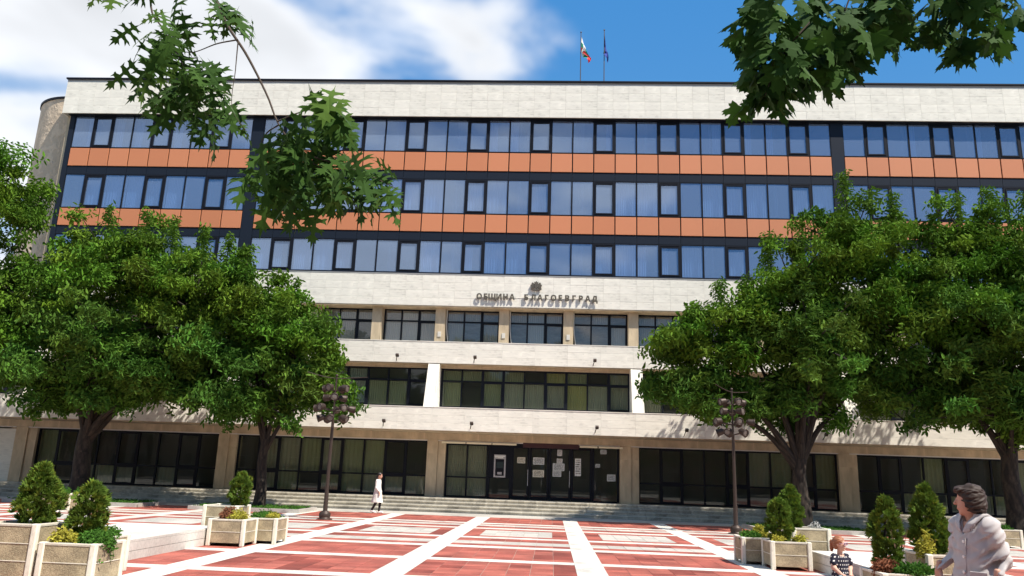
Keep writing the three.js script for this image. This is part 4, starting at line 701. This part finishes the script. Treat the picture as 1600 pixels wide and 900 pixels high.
flag(2.04, -4, 26.7, 'hanging white, green and red flag on the roof', [[0.8, 0.8, 0.78], [0.02, 0.28, 0.16], [0.62, 0.03, 0.03]], 3, 0.5, 1.6);
flag(3.38, -4, 26.85, 'hanging dark blue flag on the roof', [[0.015, 0.04, 0.24], [0.02, 0.05, 0.28], [0.012, 0.035, 0.22]], 5, 0.2, 1.8);
console.log('street objects ready');
// ---------------------------------------------------------------- people
function meshField(f, lo, hi, cell, uvScale = 1) { // surface nets over a distance field f(x,y,z) < 0 inside
  const n = [0, 1, 2].map((k) => Math.ceil((hi[k] - lo[k]) / cell) + 1), [nx, ny, nz] = n, v = new Float32Array(nx * ny * nz), id = new Int32Array(nx * ny * nz).fill(-1);
  const I = (i, j, k) => (k * ny + j) * nx + i;
  for (let k = 0; k < nz; k++) for (let j = 0; j < ny; j++) for (let i = 0; i < nx; i++) v[I(i, j, k)] = f(lo[0] + i * cell, lo[1] + j * cell, lo[2] + k * cell);
  const pos = [], uv = [], idx = [];
  for (let k = 0; k < nz - 1; k++) for (let j = 0; j < ny - 1; j++) for (let i = 0; i < nx - 1; i++) {
    let sx = 0, sy = 0, sz = 0, c = 0; const cor = (a) => v[I(i + (a & 1), j + ((a >> 1) & 1), k + (a >> 2))];
    for (let a = 0; a < 8; a++) for (const b of [1, 2, 4]) if (!(a & b)) { const p = cor(a), q = cor(a | b); if ((p < 0) !== (q < 0)) { const t = p / (p - q); sx += (a & 1) + (b === 1 ? t : 0); sy += ((a >> 1) & 1) + (b === 2 ? t : 0); sz += (a >> 2) + (b === 4 ? t : 0); c++; } }
    if (c) { id[I(i, j, k)] = pos.length / 3; const x = lo[0] + (i + sx / c) * cell, y = lo[1] + (j + sy / c) * cell, z = lo[2] + (k + sz / c) * cell; pos.push(x, y, z); uv.push(Math.atan2(x, z) * 0.16 * uvScale, y * uvScale); }
  }
  const quad = (a, b, c, d, flip) => { if (a < 0 || b < 0 || c < 0 || d < 0) return; flip ? idx.push(a, c, b, a, d, c) : idx.push(a, b, c, a, c, d); };
  for (let k = 1; k < nz - 1; k++) for (let j = 1; j < ny - 1; j++) for (let i = 1; i < nx - 1; i++) {
    const s = v[I(i, j, k)] < 0;
    if (s !== v[I(i + 1, j, k)] < 0) quad(id[I(i, j - 1, k - 1)], id[I(i, j, k - 1)], id[I(i, j, k)], id[I(i, j - 1, k)], !s);
    if (s !== v[I(i, j + 1, k)] < 0) quad(id[I(i - 1, j, k - 1)], id[I(i - 1, j, k)], id[I(i, j, k)], id[I(i, j, k - 1)], !s);
    if (s !== v[I(i, j, k + 1)] < 0) quad(id[I(i - 1, j - 1, k)], id[I(i, j - 1, k)], id[I(i, j, k)], id[I(i - 1, j, k)], !s);
  }
  const g = new THREE.BufferGeometry(); g.setAttribute('position', new THREE.Float32BufferAttribute(pos, 3)); g.setAttribute('uv', new THREE.Float32BufferAttribute(uv, 2)); g.setIndex(idx); g.computeVertexNormals(); return g;
}
const smin = (a, b, k) => { const h = Math.max(0, Math.min(1, 0.5 + 0.5 * (b - a) / k)); return b + (a - b) * h - k * h * (1 - h); };
const cap = (a, b, ra, rb, sx = 1) => (x, y, z) => { const bx = b[0] - a[0], by = b[1] - a[1], bz = b[2] - a[2], px = x - a[0], py = y - a[1], pz = z - a[2]; const t = Math.max(0, Math.min(1, (px * bx + py * by + pz * bz) / (bx * bx + by * by + bz * bz))); const dx = (px - bx * t), dy = py - by * t, dz = pz - bz * t; return Math.sqrt(dx * dx + dy * dy + dz * dz) - (ra + (rb - ra) * t); };
const ell = (c, r) => (x, y, z) => { const a = (x - c[0]) / r[0], b = (y - c[1]) / r[1], d = (z - c[2]) / r[2], l = Math.sqrt(a * a + b * b + d * d); return (l - 1) * Math.min(r[0], r[1], r[2]); };
// flattened torso-like solid through rings [y, rx, rz, cz]
const rings = (rs) => (x, y, z) => { let k = 0; while (k < rs.length - 2 && y > rs[k + 1][0]) k++; const a = rs[k], b = rs[k + 1], t0 = (y - a[0]) / (b[0] - a[0]), t = Math.max(0, Math.min(1, t0)), e = t * t * (3 - 2 * t) * 0.5 + t * 0.5; const rx = a[1] + (b[1] - a[1]) * e, rz = a[2] + (b[2] - a[2]) * e, cz = (a[3] ?? 0) + ((b[3] ?? 0) - (a[3] ?? 0)) * e; const u = x / rx, w = (z - cz) / rz, l = Math.sqrt(u * u + w * w); const d = (l - 1) * Math.min(rx, rz), dy = Math.max(rs[0][0] - y, y - rs[rs.length - 1][0]); return dy > 0 ? Math.max(d, dy) : Math.max(d, dy); };
const blend = (k, ...fs) => (x, y, z) => { let r = fs[0](x, y, z); for (let i = 1; i < fs.length; i++) r = smin(r, fs[i](x, y, z), k); return r; };
const turned = (f, c, yaw, pitch = 0) => { const cy = Math.cos(yaw), sy = Math.sin(yaw), cp = Math.cos(pitch), sp = Math.sin(pitch); return (x, y, z) => { const X = x - c[0], Y = y - c[1], Z = z - c[2]; const x1 = X * cy - Z * sy, z1 = X * sy + Z * cy; return f(x1, Y * cp + z1 * sp, -Y * sp + z1 * cp); }; };
// head about the origin at its centre, facing +z, height 2*0.115
const headF = (s) => { const h = blend(0.03 * s, ell([0, 0.02 * s, -0.012 * s], [0.076 * s, 0.098 * s, 0.093 * s]), ell([0, -0.05 * s, 0.025 * s], [0.056 * s, 0.066 * s, 0.062 * s])); const n = blend(0.012 * s, h, cap([0, 0.02 * s, 0.083 * s], [0, -0.018 * s, 0.102 * s], 0.008 * s, 0.013 * s), ell([0, -0.058 * s, 0.082 * s], [0.024 * s, 0.011 * s, 0.010 * s]), ell([0, -0.098 * s, 0.062 * s], [0.022 * s, 0.018 * s, 0.02 * s]), ell([0.077 * s, -0.005 * s, -0.012 * s], [0.012 * s, 0.03 * s, 0.018 * s]), ell([-0.077 * s, -0.005 * s, -0.012 * s], [0.012 * s, 0.03 * s, 0.018 * s])); const e1 = ell([0.031 * s, 0.012 * s, 0.088 * s], [0.02 * s, 0.012 * s, 0.016 * s]), e2 = ell([-0.031 * s, 0.012 * s, 0.088 * s], [0.02 * s, 0.012 * s, 0.016 * s]); return (x, y, z) => Math.max(n(x, y, z), -e1(x, y, z) * 0.8 - 0.0, -e2(x, y, z) * 0.8); };
// hand: palm + five fingers hanging along -y, palm normal z, thumb on +x side (flip with m)
const handF = (o, s, m) => { const P = (x, y, z) => [o[0] + m * x * s, o[1] + y * s, o[2] + z * s]; const palm = blend(0.012 * s, cap(P(-0.02, -0.015, 0), P(-0.022, -0.075, 0.004), 0.017 * s, 0.016 * s), cap(P(0.018, -0.015, 0), P(0.02, -0.078, 0.004), 0.017 * s, 0.016 * s), cap(P(0, -0.01, 0), P(0, -0.08, 0.004), 0.018 * s, 0.017 * s)); const fs = [[-0.031, 0.030, 0.024], [-0.011, 0.038, 0.030], [0.010, 0.041, 0.032], [0.030, 0.037, 0.028]].map(([x, a, b]) => blend(0.006 * s, cap(P(x, -0.078, 0.004), P(x * 1.05, -0.078 - a, 0.014), 0.0092 * s, 0.0085 * s), cap(P(x * 1.05, -0.078 - a, 0.014), P(x, -0.078 - a - b * 0.7, 0.036), 0.0085 * s, 0.007 * s))); const th = blend(0.008 * s, cap(P(0.028, -0.03, 0.004), P(0.052, -0.06, 0.02), 0.013 * s, 0.0105 * s), cap(P(0.052, -0.06, 0.02), P(0.05, -0.09, 0.034), 0.0105 * s, 0.008 * s)); return (x, y, z) => { let r = palm(x, y, z); r = smin(r, th(x, y, z), 0.01 * s); for (const f of fs) r = smin(r, f(x, y, z), 0.003 * s); return r; }; };
const skin = std(lin(0.50, 0.27, 0.19), { roughness: 0.6 }), skinPale = std(lin(0.62, 0.37, 0.27), { roughness: 0.6 });
const cutY = (f, y0, y1) => (x, y, z) => Math.max(f(x, y, z), y0 - y, y - y1);
const joinIdx = (l) => mergeGeometries(l.map((g) => { const n = g.toNonIndexed(); return n; }));

{ // older woman in a pale grey jacket, looking away over her right side
  const yaw = -1.25, t = thing('person', 'dark-haired person in a pale grey jacket looking back, beside the planters', 'person', null, [4.42, 0, 29.42], yaw);
  const headYaw = -0.8, hc = [0, 1.545, 0.035];
  const neck = cap([0, 1.34, -0.01], [0, 1.48, 0.02], 0.06, 0.052);
  const body = joinIdx([
    meshField(blend(0.03, turned(headF(1), hc, headYaw, 0.05), neck), [-0.14, 1.33, -0.14], [0.14, 1.69, 0.19], 0.0045),
    meshField(blend(0.05, rings([[0.82, 0.16, 0.12], [0.95, 0.17, 0.125], [1.1, 0.14, 0.105], [1.28, 0.165, 0.11], [1.38, 0.12, 0.08]]), cap([0.085, 0.86, 0], [0.09, 0.5, 0.01], 0.09, 0.06), cap([0.09, 0.5, 0.01], [0.09, 0.09, -0.03], 0.056, 0.036), cap([0.09, 0.06, -0.04], [0.095, 0.035, 0.13], 0.04, 0.033), cap([-0.085, 0.86, 0], [-0.09, 0.5, 0.02], 0.09, 0.06), cap([-0.09, 0.5, 0.02], [-0.09, 0.09, 0.0], 0.056, 0.036), cap([-0.09, 0.06, 0], [-0.095, 0.035, 0.17], 0.04, 0.033)), [-0.24, -0.01, -0.2], [0.24, 1.42, 0.24], 0.014),
    meshField(blend(0.012, handF([0.27, 0.955, 0.10], 1, -1), cap([0.268, 1.01, 0.09], [0.27, 0.945, 0.105], 0.026, 0.022)), [0.19, 0.76, 0.02], [0.36, 1.03, 0.2], 0.0045),
    meshField(blend(0.012, handF([-0.26, 0.97, 0.16], 1, 1), cap([-0.262, 1.02, 0.14], [-0.26, 0.96, 0.163], 0.026, 0.022)), [-0.36, 0.78, 0.06], [-0.17, 1.05, 0.25], 0.0045)]);
  part('body', body, skin, t);
  const fold = (x, y, z) => { const a = fbm(x * 7 + z * 5 + y * 6 + 30, y * 13 + z * 9 - x * 5 + 30, 256, 2, 7), c = 0.009 + 0.013 * sstep(0.12, 0.2, Math.abs(x)); return c * (Math.abs(a - 0.5) * 5 - 0.6) + 0.006 * (fbm(x * 30 + 40, y * 22 + z * 30 + 40, 512, 2, 9) - 0.5); };
  const coat0 = blend(0.035, rings([[0.70, 0.245, 0.19, 0.01], [0.9, 0.215, 0.165, 0.01], [1.08, 0.19, 0.145, 0.01], [1.26, 0.188, 0.13], [1.36, 0.15, 0.105], [1.425, 0.085, 0.075, -0.01]]),
    cap([0.155, 1.35, 0], [0.232, 1.10, -0.045], 0.074, 0.062), cap([0.232, 1.10, -0.045], [0.266, 0.985, 0.08], 0.060, 0.043), cap([-0.155, 1.35, 0], [-0.23, 1.11, -0.03], 0.074, 0.062), cap([-0.23, 1.11, -0.03], [-0.26, 0.99, 0.13], 0.060, 0.043));
  const open = (x, y, z) => Math.max(Math.abs(x) - 0.055 * Math.max(0, (y - 1.27) / 0.14), -(z - 0.01));
  const coatF = (x, y, z) => Math.max(coat0(x, y, z) + fold(x, y, z), -open(x, y, z), y < 0.72 ? 0.72 - y : -1);
  const coatMat = std(lin(0.50, 0.47, 0.465), { map: T.cloth, roughness: 0.8 });
  const coat = part('jacket', meshField(coatF, [-0.40, 0.69, -0.27], [0.42, 1.50, 0.30], 0.0075), coatMat, t);
  const collarF = (x, y, z) => { const d = Math.abs(coat0(x, y, z) - 0.013) - 0.0075, rad = Math.hypot(x, z + 0.01), low = 1.352 - 0.55 * Math.max(0, z - 0.02); return Math.max(d + fold(x, y, z) * 0.4, rad - 0.145, low - y, y - 1.47, -open(x, y, z) - 0.004); };
  part('collar', meshField(collarF, [-0.17, 1.24, -0.17], [0.17, 1.49, 0.18], 0.0055), coatMat, coat);
  for (const y of [1.22, 1.1, 0.98, 0.86]) part('button', new THREE.CylinderGeometry(0.012, 0.012, 0.008, 10).rotateX(Math.PI / 2), M.white, coat).position.set(0.02, y, 0.148 + (1.22 - y) * 0.1);
  part('placket', mg([bx(0.035, 0.04, 0.74, 1.24, 0.14, 0.156)]).rotateX(-0.07).translate(0, 0, 0.08), coatMat, coat);
  part('pocket_flap', new RoundedBoxGeometry(0.13, 0.05, 0.012, 1, 0.005).rotateY(0.5).translate(0.15, 0.97, 0.155), coatMat, coat);
  // short wavy dark hair
  const hair0 = blend(0.02, ell([0, 0.045, -0.03], [0.098, 0.098, 0.102]), ell([0, -0.02, -0.075], [0.082, 0.095, 0.06]), ell([0.07, -0.01, -0.03], [0.035, 0.085, 0.06]), ell([-0.07, -0.01, -0.03], [0.035, 0.085, 0.06]), ell([0, 0.092, 0.055], [0.07, 0.034, 0.045]));
  const face = ell([0, -0.035, 0.098], [0.072, 0.098, 0.078]);
  const hair = (x, y, z) => Math.max(hair0(x, y, z) + 0.0045 * Math.sin(x * 120 + 6 * Math.sin(y * 40)) * Math.cos(z * 60 + y * 50) + 0.003 * Math.sin(y * 150 + x * 60), -face(x, y, z));
  part('hair', meshField(turned(hair, hc, headYaw, 0.05), [-0.16, 1.38, -0.18], [0.16, 1.72, 0.18], 0.0048), std(lin(0.03, 0.016, 0.01), { roughness: 0.7 }), t);
  part('trousers', meshField(blend(0.05, rings([[0.66, 0.185, 0.14], [0.82, 0.19, 0.14], [0.95, 0.18, 0.135]]), cap([0.088, 0.84, 0], [0.092, 0.5, 0.01], 0.105, 0.082), cap([0.092, 0.5, 0.01], [0.092, 0.1, -0.03], 0.08, 0.068), cap([-0.088, 0.84, 0], [-0.092, 0.5, 0.02], 0.105, 0.082), cap([-0.092, 0.5, 0.02], [-0.092, 0.1, 0], 0.08, 0.068)), [-0.26, 0.02, -0.22], [0.26, 0.97, 0.22], 0.014), std(lin(0.05, 0.05, 0.06)), t);
  for (const [x, z] of [[0.093, 0.04], [-0.093, 0.08]]) part('shoe', new RoundedBoxGeometry(0.1, 0.09, 0.26, 3, 0.04).translate(x, 0.045, z), M.dark, t);
}
{ // little girl with sunglasses beside a scooter
  const yaw = 0.35, t = thing('person', 'small child in navy polka-dot dress and sunglasses holding a scooter handle', 'person', null, [4.66, 0, 25.5], yaw); t.scale.setScalar(0.86);
  const hc = [0, 1.045, 0.02], hyaw = 0.42, s = 0.86;
  const body = joinIdx([
    meshField(blend(0.02, turned(headF(s), hc, hyaw, -0.02), cap([0, 0.89, 0], [0, 0.98, 0.01], 0.04, 0.037)), [-0.12, 0.88, -0.12], [0.12, 1.17, 0.16], 0.0045),
    meshField(blend(0.035, rings([[0.5, 0.105, 0.085], [0.62, 0.10, 0.08], [0.8, 0.105, 0.075], [0.89, 0.07, 0.05]]), cap([0.055, 0.52, 0], [0.06, 0.28, 0.01], 0.062, 0.045), cap([0.06, 0.28, 0.01], [0.06, 0.06, -0.01], 0.042, 0.03), cap([-0.055, 0.52, 0], [-0.06, 0.28, 0.01], 0.062, 0.045), cap([-0.06, 0.28, 0.01], [-0.06, 0.06, -0.01], 0.042, 0.03), cap([0.06, 0.035, -0.02], [0.062, 0.03, 0.08], 0.03, 0.026), cap([-0.06, 0.035, -0.02], [-0.062, 0.03, 0.08], 0.03, 0.026),
      cap([0.115, 0.855, 0], [0.155, 0.70, 0.02], 0.038, 0.032), cap([0.155, 0.70, 0.02], [0.02, 0.605, 0.19], 0.031, 0.023), cap([-0.115, 0.855, 0], [-0.15, 0.71, 0.03], 0.038, 0.032), cap([-0.15, 0.71, 0.03], [-0.13, 0.605, 0.20], 0.031, 0.023)), [-0.22, -0.005, -0.13], [0.22, 0.92, 0.24], 0.0095),
    // fingers closed on the grip
    meshField((() => { const f = []; for (const [c, m] of [[[0.012, 0.605, 0.2], 1], [[-0.128, 0.605, 0.21], 1]]) { f.push(ell([c[0], c[1] + 0.012, c[2] - 0.01], [0.026, 0.018, 0.022])); for (let k = 0; k < 4; k++) { const x = c[0] - 0.022 + k * 0.0145; f.push(cap([x, c[1] + 0.016, c[2]], [x, c[1] + 0.014, c[2] + 0.022], 0.007, 0.007), cap([x, c[1] + 0.014, c[2] + 0.022], [x, c[1] - 0.012, c[2] + 0.024], 0.007, 0.006)); } f.push(cap([c[0] + 0.02, c[1], c[2] - 0.01], [c[0] + 0.028, c[1] - 0.012, c[2] + 0.014], 0.008, 0.0065)); } return blend(0.004, ...f); })(), [-0.18, 0.57, 0.16], [0.07, 0.64, 0.26], 0.004)]);
  part('body', body, skinPale, t);
  const dots = tex(256, (u, v) => { const n = 5, a = u * n, b = v * n, row = Math.floor(b), fx = ((a + (row % 2) * 0.5) % 1) - 0.5, fy = (b % 1) - 0.5; return fx * fx + fy * fy < 0.04 ? [0.85, 0.84, 0.82] : [0.07, 0.075, 0.16]; }, true, 1); dots.repeat.set(3.6, 3.6);
  const dm = std(0xffffff, { map: dots, roughness: 0.85 });
  const dress = blend(0.025, rings([[0.42, 0.185, 0.16], [0.58, 0.15, 0.125], [0.68, 0.122, 0.10], [0.82, 0.128, 0.092], [0.885, 0.10, 0.07]]), cap([0.108, 0.86, 0], [0.15, 0.775, 0.02], 0.052, 0.05), cap([-0.108, 0.86, 0], [-0.148, 0.775, 0.025], 0.052, 0.05));
  const nk = ell([0, 0.93, 0.03], [0.075, 0.07, 0.085]);
  part('dress', meshField((x, y, z) => Math.max(dress(x, y, z) + 0.004 * Math.sin(Math.atan2(x, z) * 14) * Math.max(0, 0.7 - y) * 4, -nk(x, y, z), 0.43 - y), [-0.22, 0.40, -0.19], [0.22, 0.93, 0.19], 0.0075), dm, t);
  const hair0 = blend(0.015, ell([0, 0.035, -0.024], [0.083, 0.083, 0.09]), ell([0, -0.01, -0.062], [0.07, 0.07, 0.05]), ell([0.06, -0.03, -0.05], [0.026, 0.05, 0.035]), ell([-0.06, -0.03, -0.05], [0.026, 0.05, 0.035]), ell([0, 0.02, -0.125], [0.035, 0.04, 0.04]), ell([0, -0.05, -0.14], [0.028, 0.07, 0.03])), face = ell([0, -0.03, 0.084], [0.064, 0.088, 0.066]);
  part('hair', meshField(turned((x, y, z) => Math.max(hair0(x, y, z) + 0.003 * Math.sin(x * 140 + 5 * Math.sin(y * 60)), -face(x, y, z)), hc, hyaw, -0.02), [-0.18, 0.90, -0.2], [0.16, 1.19, 0.14], 0.0048), std(lin(0.30, 0.115, 0.05), { roughness: 0.55 }), t);
  const gl = new THREE.Group(); gl.name = 'sunglasses'; gl.position.set(...hc); gl.rotation.y = hyaw; t.add(gl);
  for (const m of [-1, 1]) { part('lens', new THREE.SphereGeometry(0.026, 14, 10).scale(1, 0.85, 0.3).translate(m * 0.031, 0.008, 0.088), M.dark, gl); part('rim', new THREE.TorusGeometry(0.0265, 0.0045, 6, 18).scale(1, 0.86, 1).translate(m * 0.031, 0.008, 0.09), std(lin(0.72, 0.45, 0.52)), gl); part('temple_arm', bx(m > 0 ? 0.056 : -0.062, m > 0 ? 0.062 : -0.056, 0.008, 0.016, -0.03, 0.088).scale(1.12, 1, 1), std(lin(0.72, 0.45, 0.52)), gl); }
  for (const m of [-1, 1]) part('shoe', new RoundedBoxGeometry(0.065, 0.06, 0.16, 3, 0.025).translate(m * 0.061, 0.03, 0.03), M.white, t);
}
{ // scooter in front of the child
  const t = thing('kick_scooter', 'kick scooter with light blue grip held by the small child', 'scooter', null, [4.66, 0, 25.5], 0.35), bl = std(lin(0.16, 0.45, 0.62), { roughness: 0.5 });
  t.scale.setScalar(0.86);
  part('deck', new RoundedBoxGeometry(0.1, 0.03, 0.46, 2, 0.012).translate(-0.17, 0.075, -0.02), M.dark, t); part('stem', limb([[-0.17, 0.08, 0.2], [-0.12, 0.4, 0.215], [-0.06, 0.585, 0.215]], [0.016, 0.014], 8), M.metal, t);
  part('handlebar', new THREE.CylinderGeometry(0.010, 0.010, 0.26, 8).rotateZ(Math.PI / 2).translate(-0.06, 0.6, 0.213), M.metal, t); for (const x of [-0.16, 0.04]) part('grip', new THREE.CylinderGeometry(0.0135, 0.0135, 0.1, 10).rotateZ(Math.PI / 2).translate(x, 0.6, 0.213), x < 0 ? bl : M.dark, t);
  for (const z of [0.22, -0.27]) part('wheel', new THREE.TorusGeometry(0.045, 0.014, 8, 20).rotateY(Math.PI / 2).translate(-0.17, 0.06, z), M.dark, t);
}
{ // young woman in a long white tunic walking past the steps
  const t = thing('person', 'dark-haired person in a long white tunic walking past the steps', 'person', null, [-6.0, 0, 4.75], 1.45);
  const body = joinIdx([
    meshField(blend(0.03, turned(headF(1), [0, 1.44, 0.05], 0.05, 0.25), cap([0, 1.24, 0], [0, 1.37, 0.035], 0.048, 0.044)), [-0.12, 1.2, -0.12], [0.12, 1.6, 0.2], 0.009),
    meshField(blend(0.04, rings([[0.75, 0.15, 0.115], [0.9, 0.16, 0.12], [1.04, 0.125, 0.095], [1.2, 0.15, 0.1], [1.28, 0.11, 0.07]]), cap([0.08, 0.8, 0], [0.08, 0.45, 0.1], 0.08, 0.055), cap([0.08, 0.45, 0.1], [0.08, 0.09, 0.08], 0.05, 0.034), cap([0.08, 0.05, 0.06], [0.08, 0.035, 0.2], 0.035, 0.03), cap([-0.08, 0.8, 0], [-0.08, 0.45, 0.0], 0.08, 0.055), cap([-0.08, 0.45, 0.0], [-0.08, 0.13, -0.16], 0.05, 0.034), cap([-0.08, 0.09, -0.19], [-0.08, 0.035, -0.07], 0.035, 0.03), cap([0.16, 1.24, 0], [0.2, 0.98, -0.02], 0.045, 0.038), cap([0.2, 0.98, -0.02], [0.19, 0.8, 0.09], 0.036, 0.025), cap([-0.16, 1.24, 0], [-0.19, 0.98, 0.0], 0.045, 0.038), cap([-0.19, 0.98, 0.0], [-0.18, 0.83, 0.12], 0.036, 0.025)), [-0.3, -0.01, -0.28], [0.3, 1.32, 0.28], 0.014),
    meshField(handF([0.19, 0.8, 0.09], 0.95, -1), [0.1, 0.62, 0.03], [0.28, 0.84, 0.18], 0.006), meshField(handF([-0.18, 0.82, 0.13], 0.95, 1), [-0.27, 0.64, 0.07], [-0.09, 0.86, 0.22], 0.006)]);
  part('body', body, skin, t);
  const tunic = blend(0.03, rings([[0.40, 0.215, 0.24, 0.0], [0.62, 0.195, 0.185], [0.88, 0.18, 0.14], [1.04, 0.15, 0.115], [1.2, 0.17, 0.115], [1.3, 0.09, 0.07]]), cap([0.155, 1.245, 0], [0.2, 0.98, -0.02], 0.06, 0.052), cap([0.2, 0.98, -0.02], [0.192, 0.83, 0.07], 0.05, 0.04), cap([-0.155, 1.245, 0], [-0.19, 0.98, 0], 0.06, 0.052), cap([-0.19, 0.98, 0], [-0.182, 0.86, 0.10], 0.05, 0.04));
  part('tunic', meshField((x, y, z) => Math.max(tunic(x, y, z) + 0.006 * Math.sin(Math.atan2(x, z) * 9 + y * 8) * Math.max(0, 1.0 - y), 0.41 - y), [-0.3, 0.38, -0.28], [0.3, 1.34, 0.28], 0.012), std(lin(0.80, 0.79, 0.74), { map: T.cloth }), t);
  part('leggings', meshField(blend(0.04, cap([0.08, 0.7, 0.03], [0.08, 0.45, 0.1], 0.08, 0.06), cap([0.08, 0.45, 0.1], [0.08, 0.1, 0.08], 0.056, 0.042), cap([-0.08, 0.7, 0], [-0.08, 0.45, 0], 0.08, 0.06), cap([-0.08, 0.45, 0], [-0.08, 0.14, -0.16], 0.056, 0.042)), [-0.2, 0.04, -0.24], [0.2, 0.8, 0.22], 0.014), std(lin(0.02, 0.02, 0.025)), t);
  part('shoe', new RoundedBoxGeometry(0.085, 0.08, 0.24, 3, 0.035).translate(0.08, 0.04, 0.13), M.white, t); part('shoe', new RoundedBoxGeometry(0.085, 0.08, 0.24, 3, 0.035).rotateX(0.35).translate(-0.08, 0.07, -0.12), M.white, t);
  const hair = blend(0.02, ell([0, 0.04, -0.03], [0.09, 0.09, 0.098]), ell([0, -0.06, -0.085], [0.06, 0.11, 0.05]), ell([0, -0.16, -0.10], [0.045, 0.1, 0.035])), face = ell([0, -0.04, 0.09], [0.07, 0.1, 0.072]);
  part('hair', meshField(turned((x, y, z) => Math.max(hair(x, y, z), -face(x, y, z)), [0, 1.44, 0.05], 0.05, 0.25), [-0.14, 1.1, -0.22], [0.14, 1.62, 0.22], 0.009), std(lin(0.018, 0.013, 0.012), { roughness: 0.45 }), t);
  const bag = thing('shoulder_bag', 'pale beige bag held at the side of the walking person in white', 'bag', null, [-6.0, 0, 4.75], 1.45);
  part('bag_body', new RoundedBoxGeometry(0.08, 0.3, 0.3, 3, 0.03).translate(0.26, 0.55, -0.02), std(lin(0.52, 0.44, 0.33)), bag); part('strap', limb([[0.26, 0.69, -0.12], [0.235, 0.78, -0.02], [0.22, 0.79, 0.06], [0.26, 0.69, 0.1]], [0.01, 0.01], 6), std(lin(0.4, 0.32, 0.22)), bag);
}
console.log('people ready');
scene.traverse((o) => { if (o.isMesh) o.castShadow = o.receiveShadow = true; });
renderer.render(scene, camera);
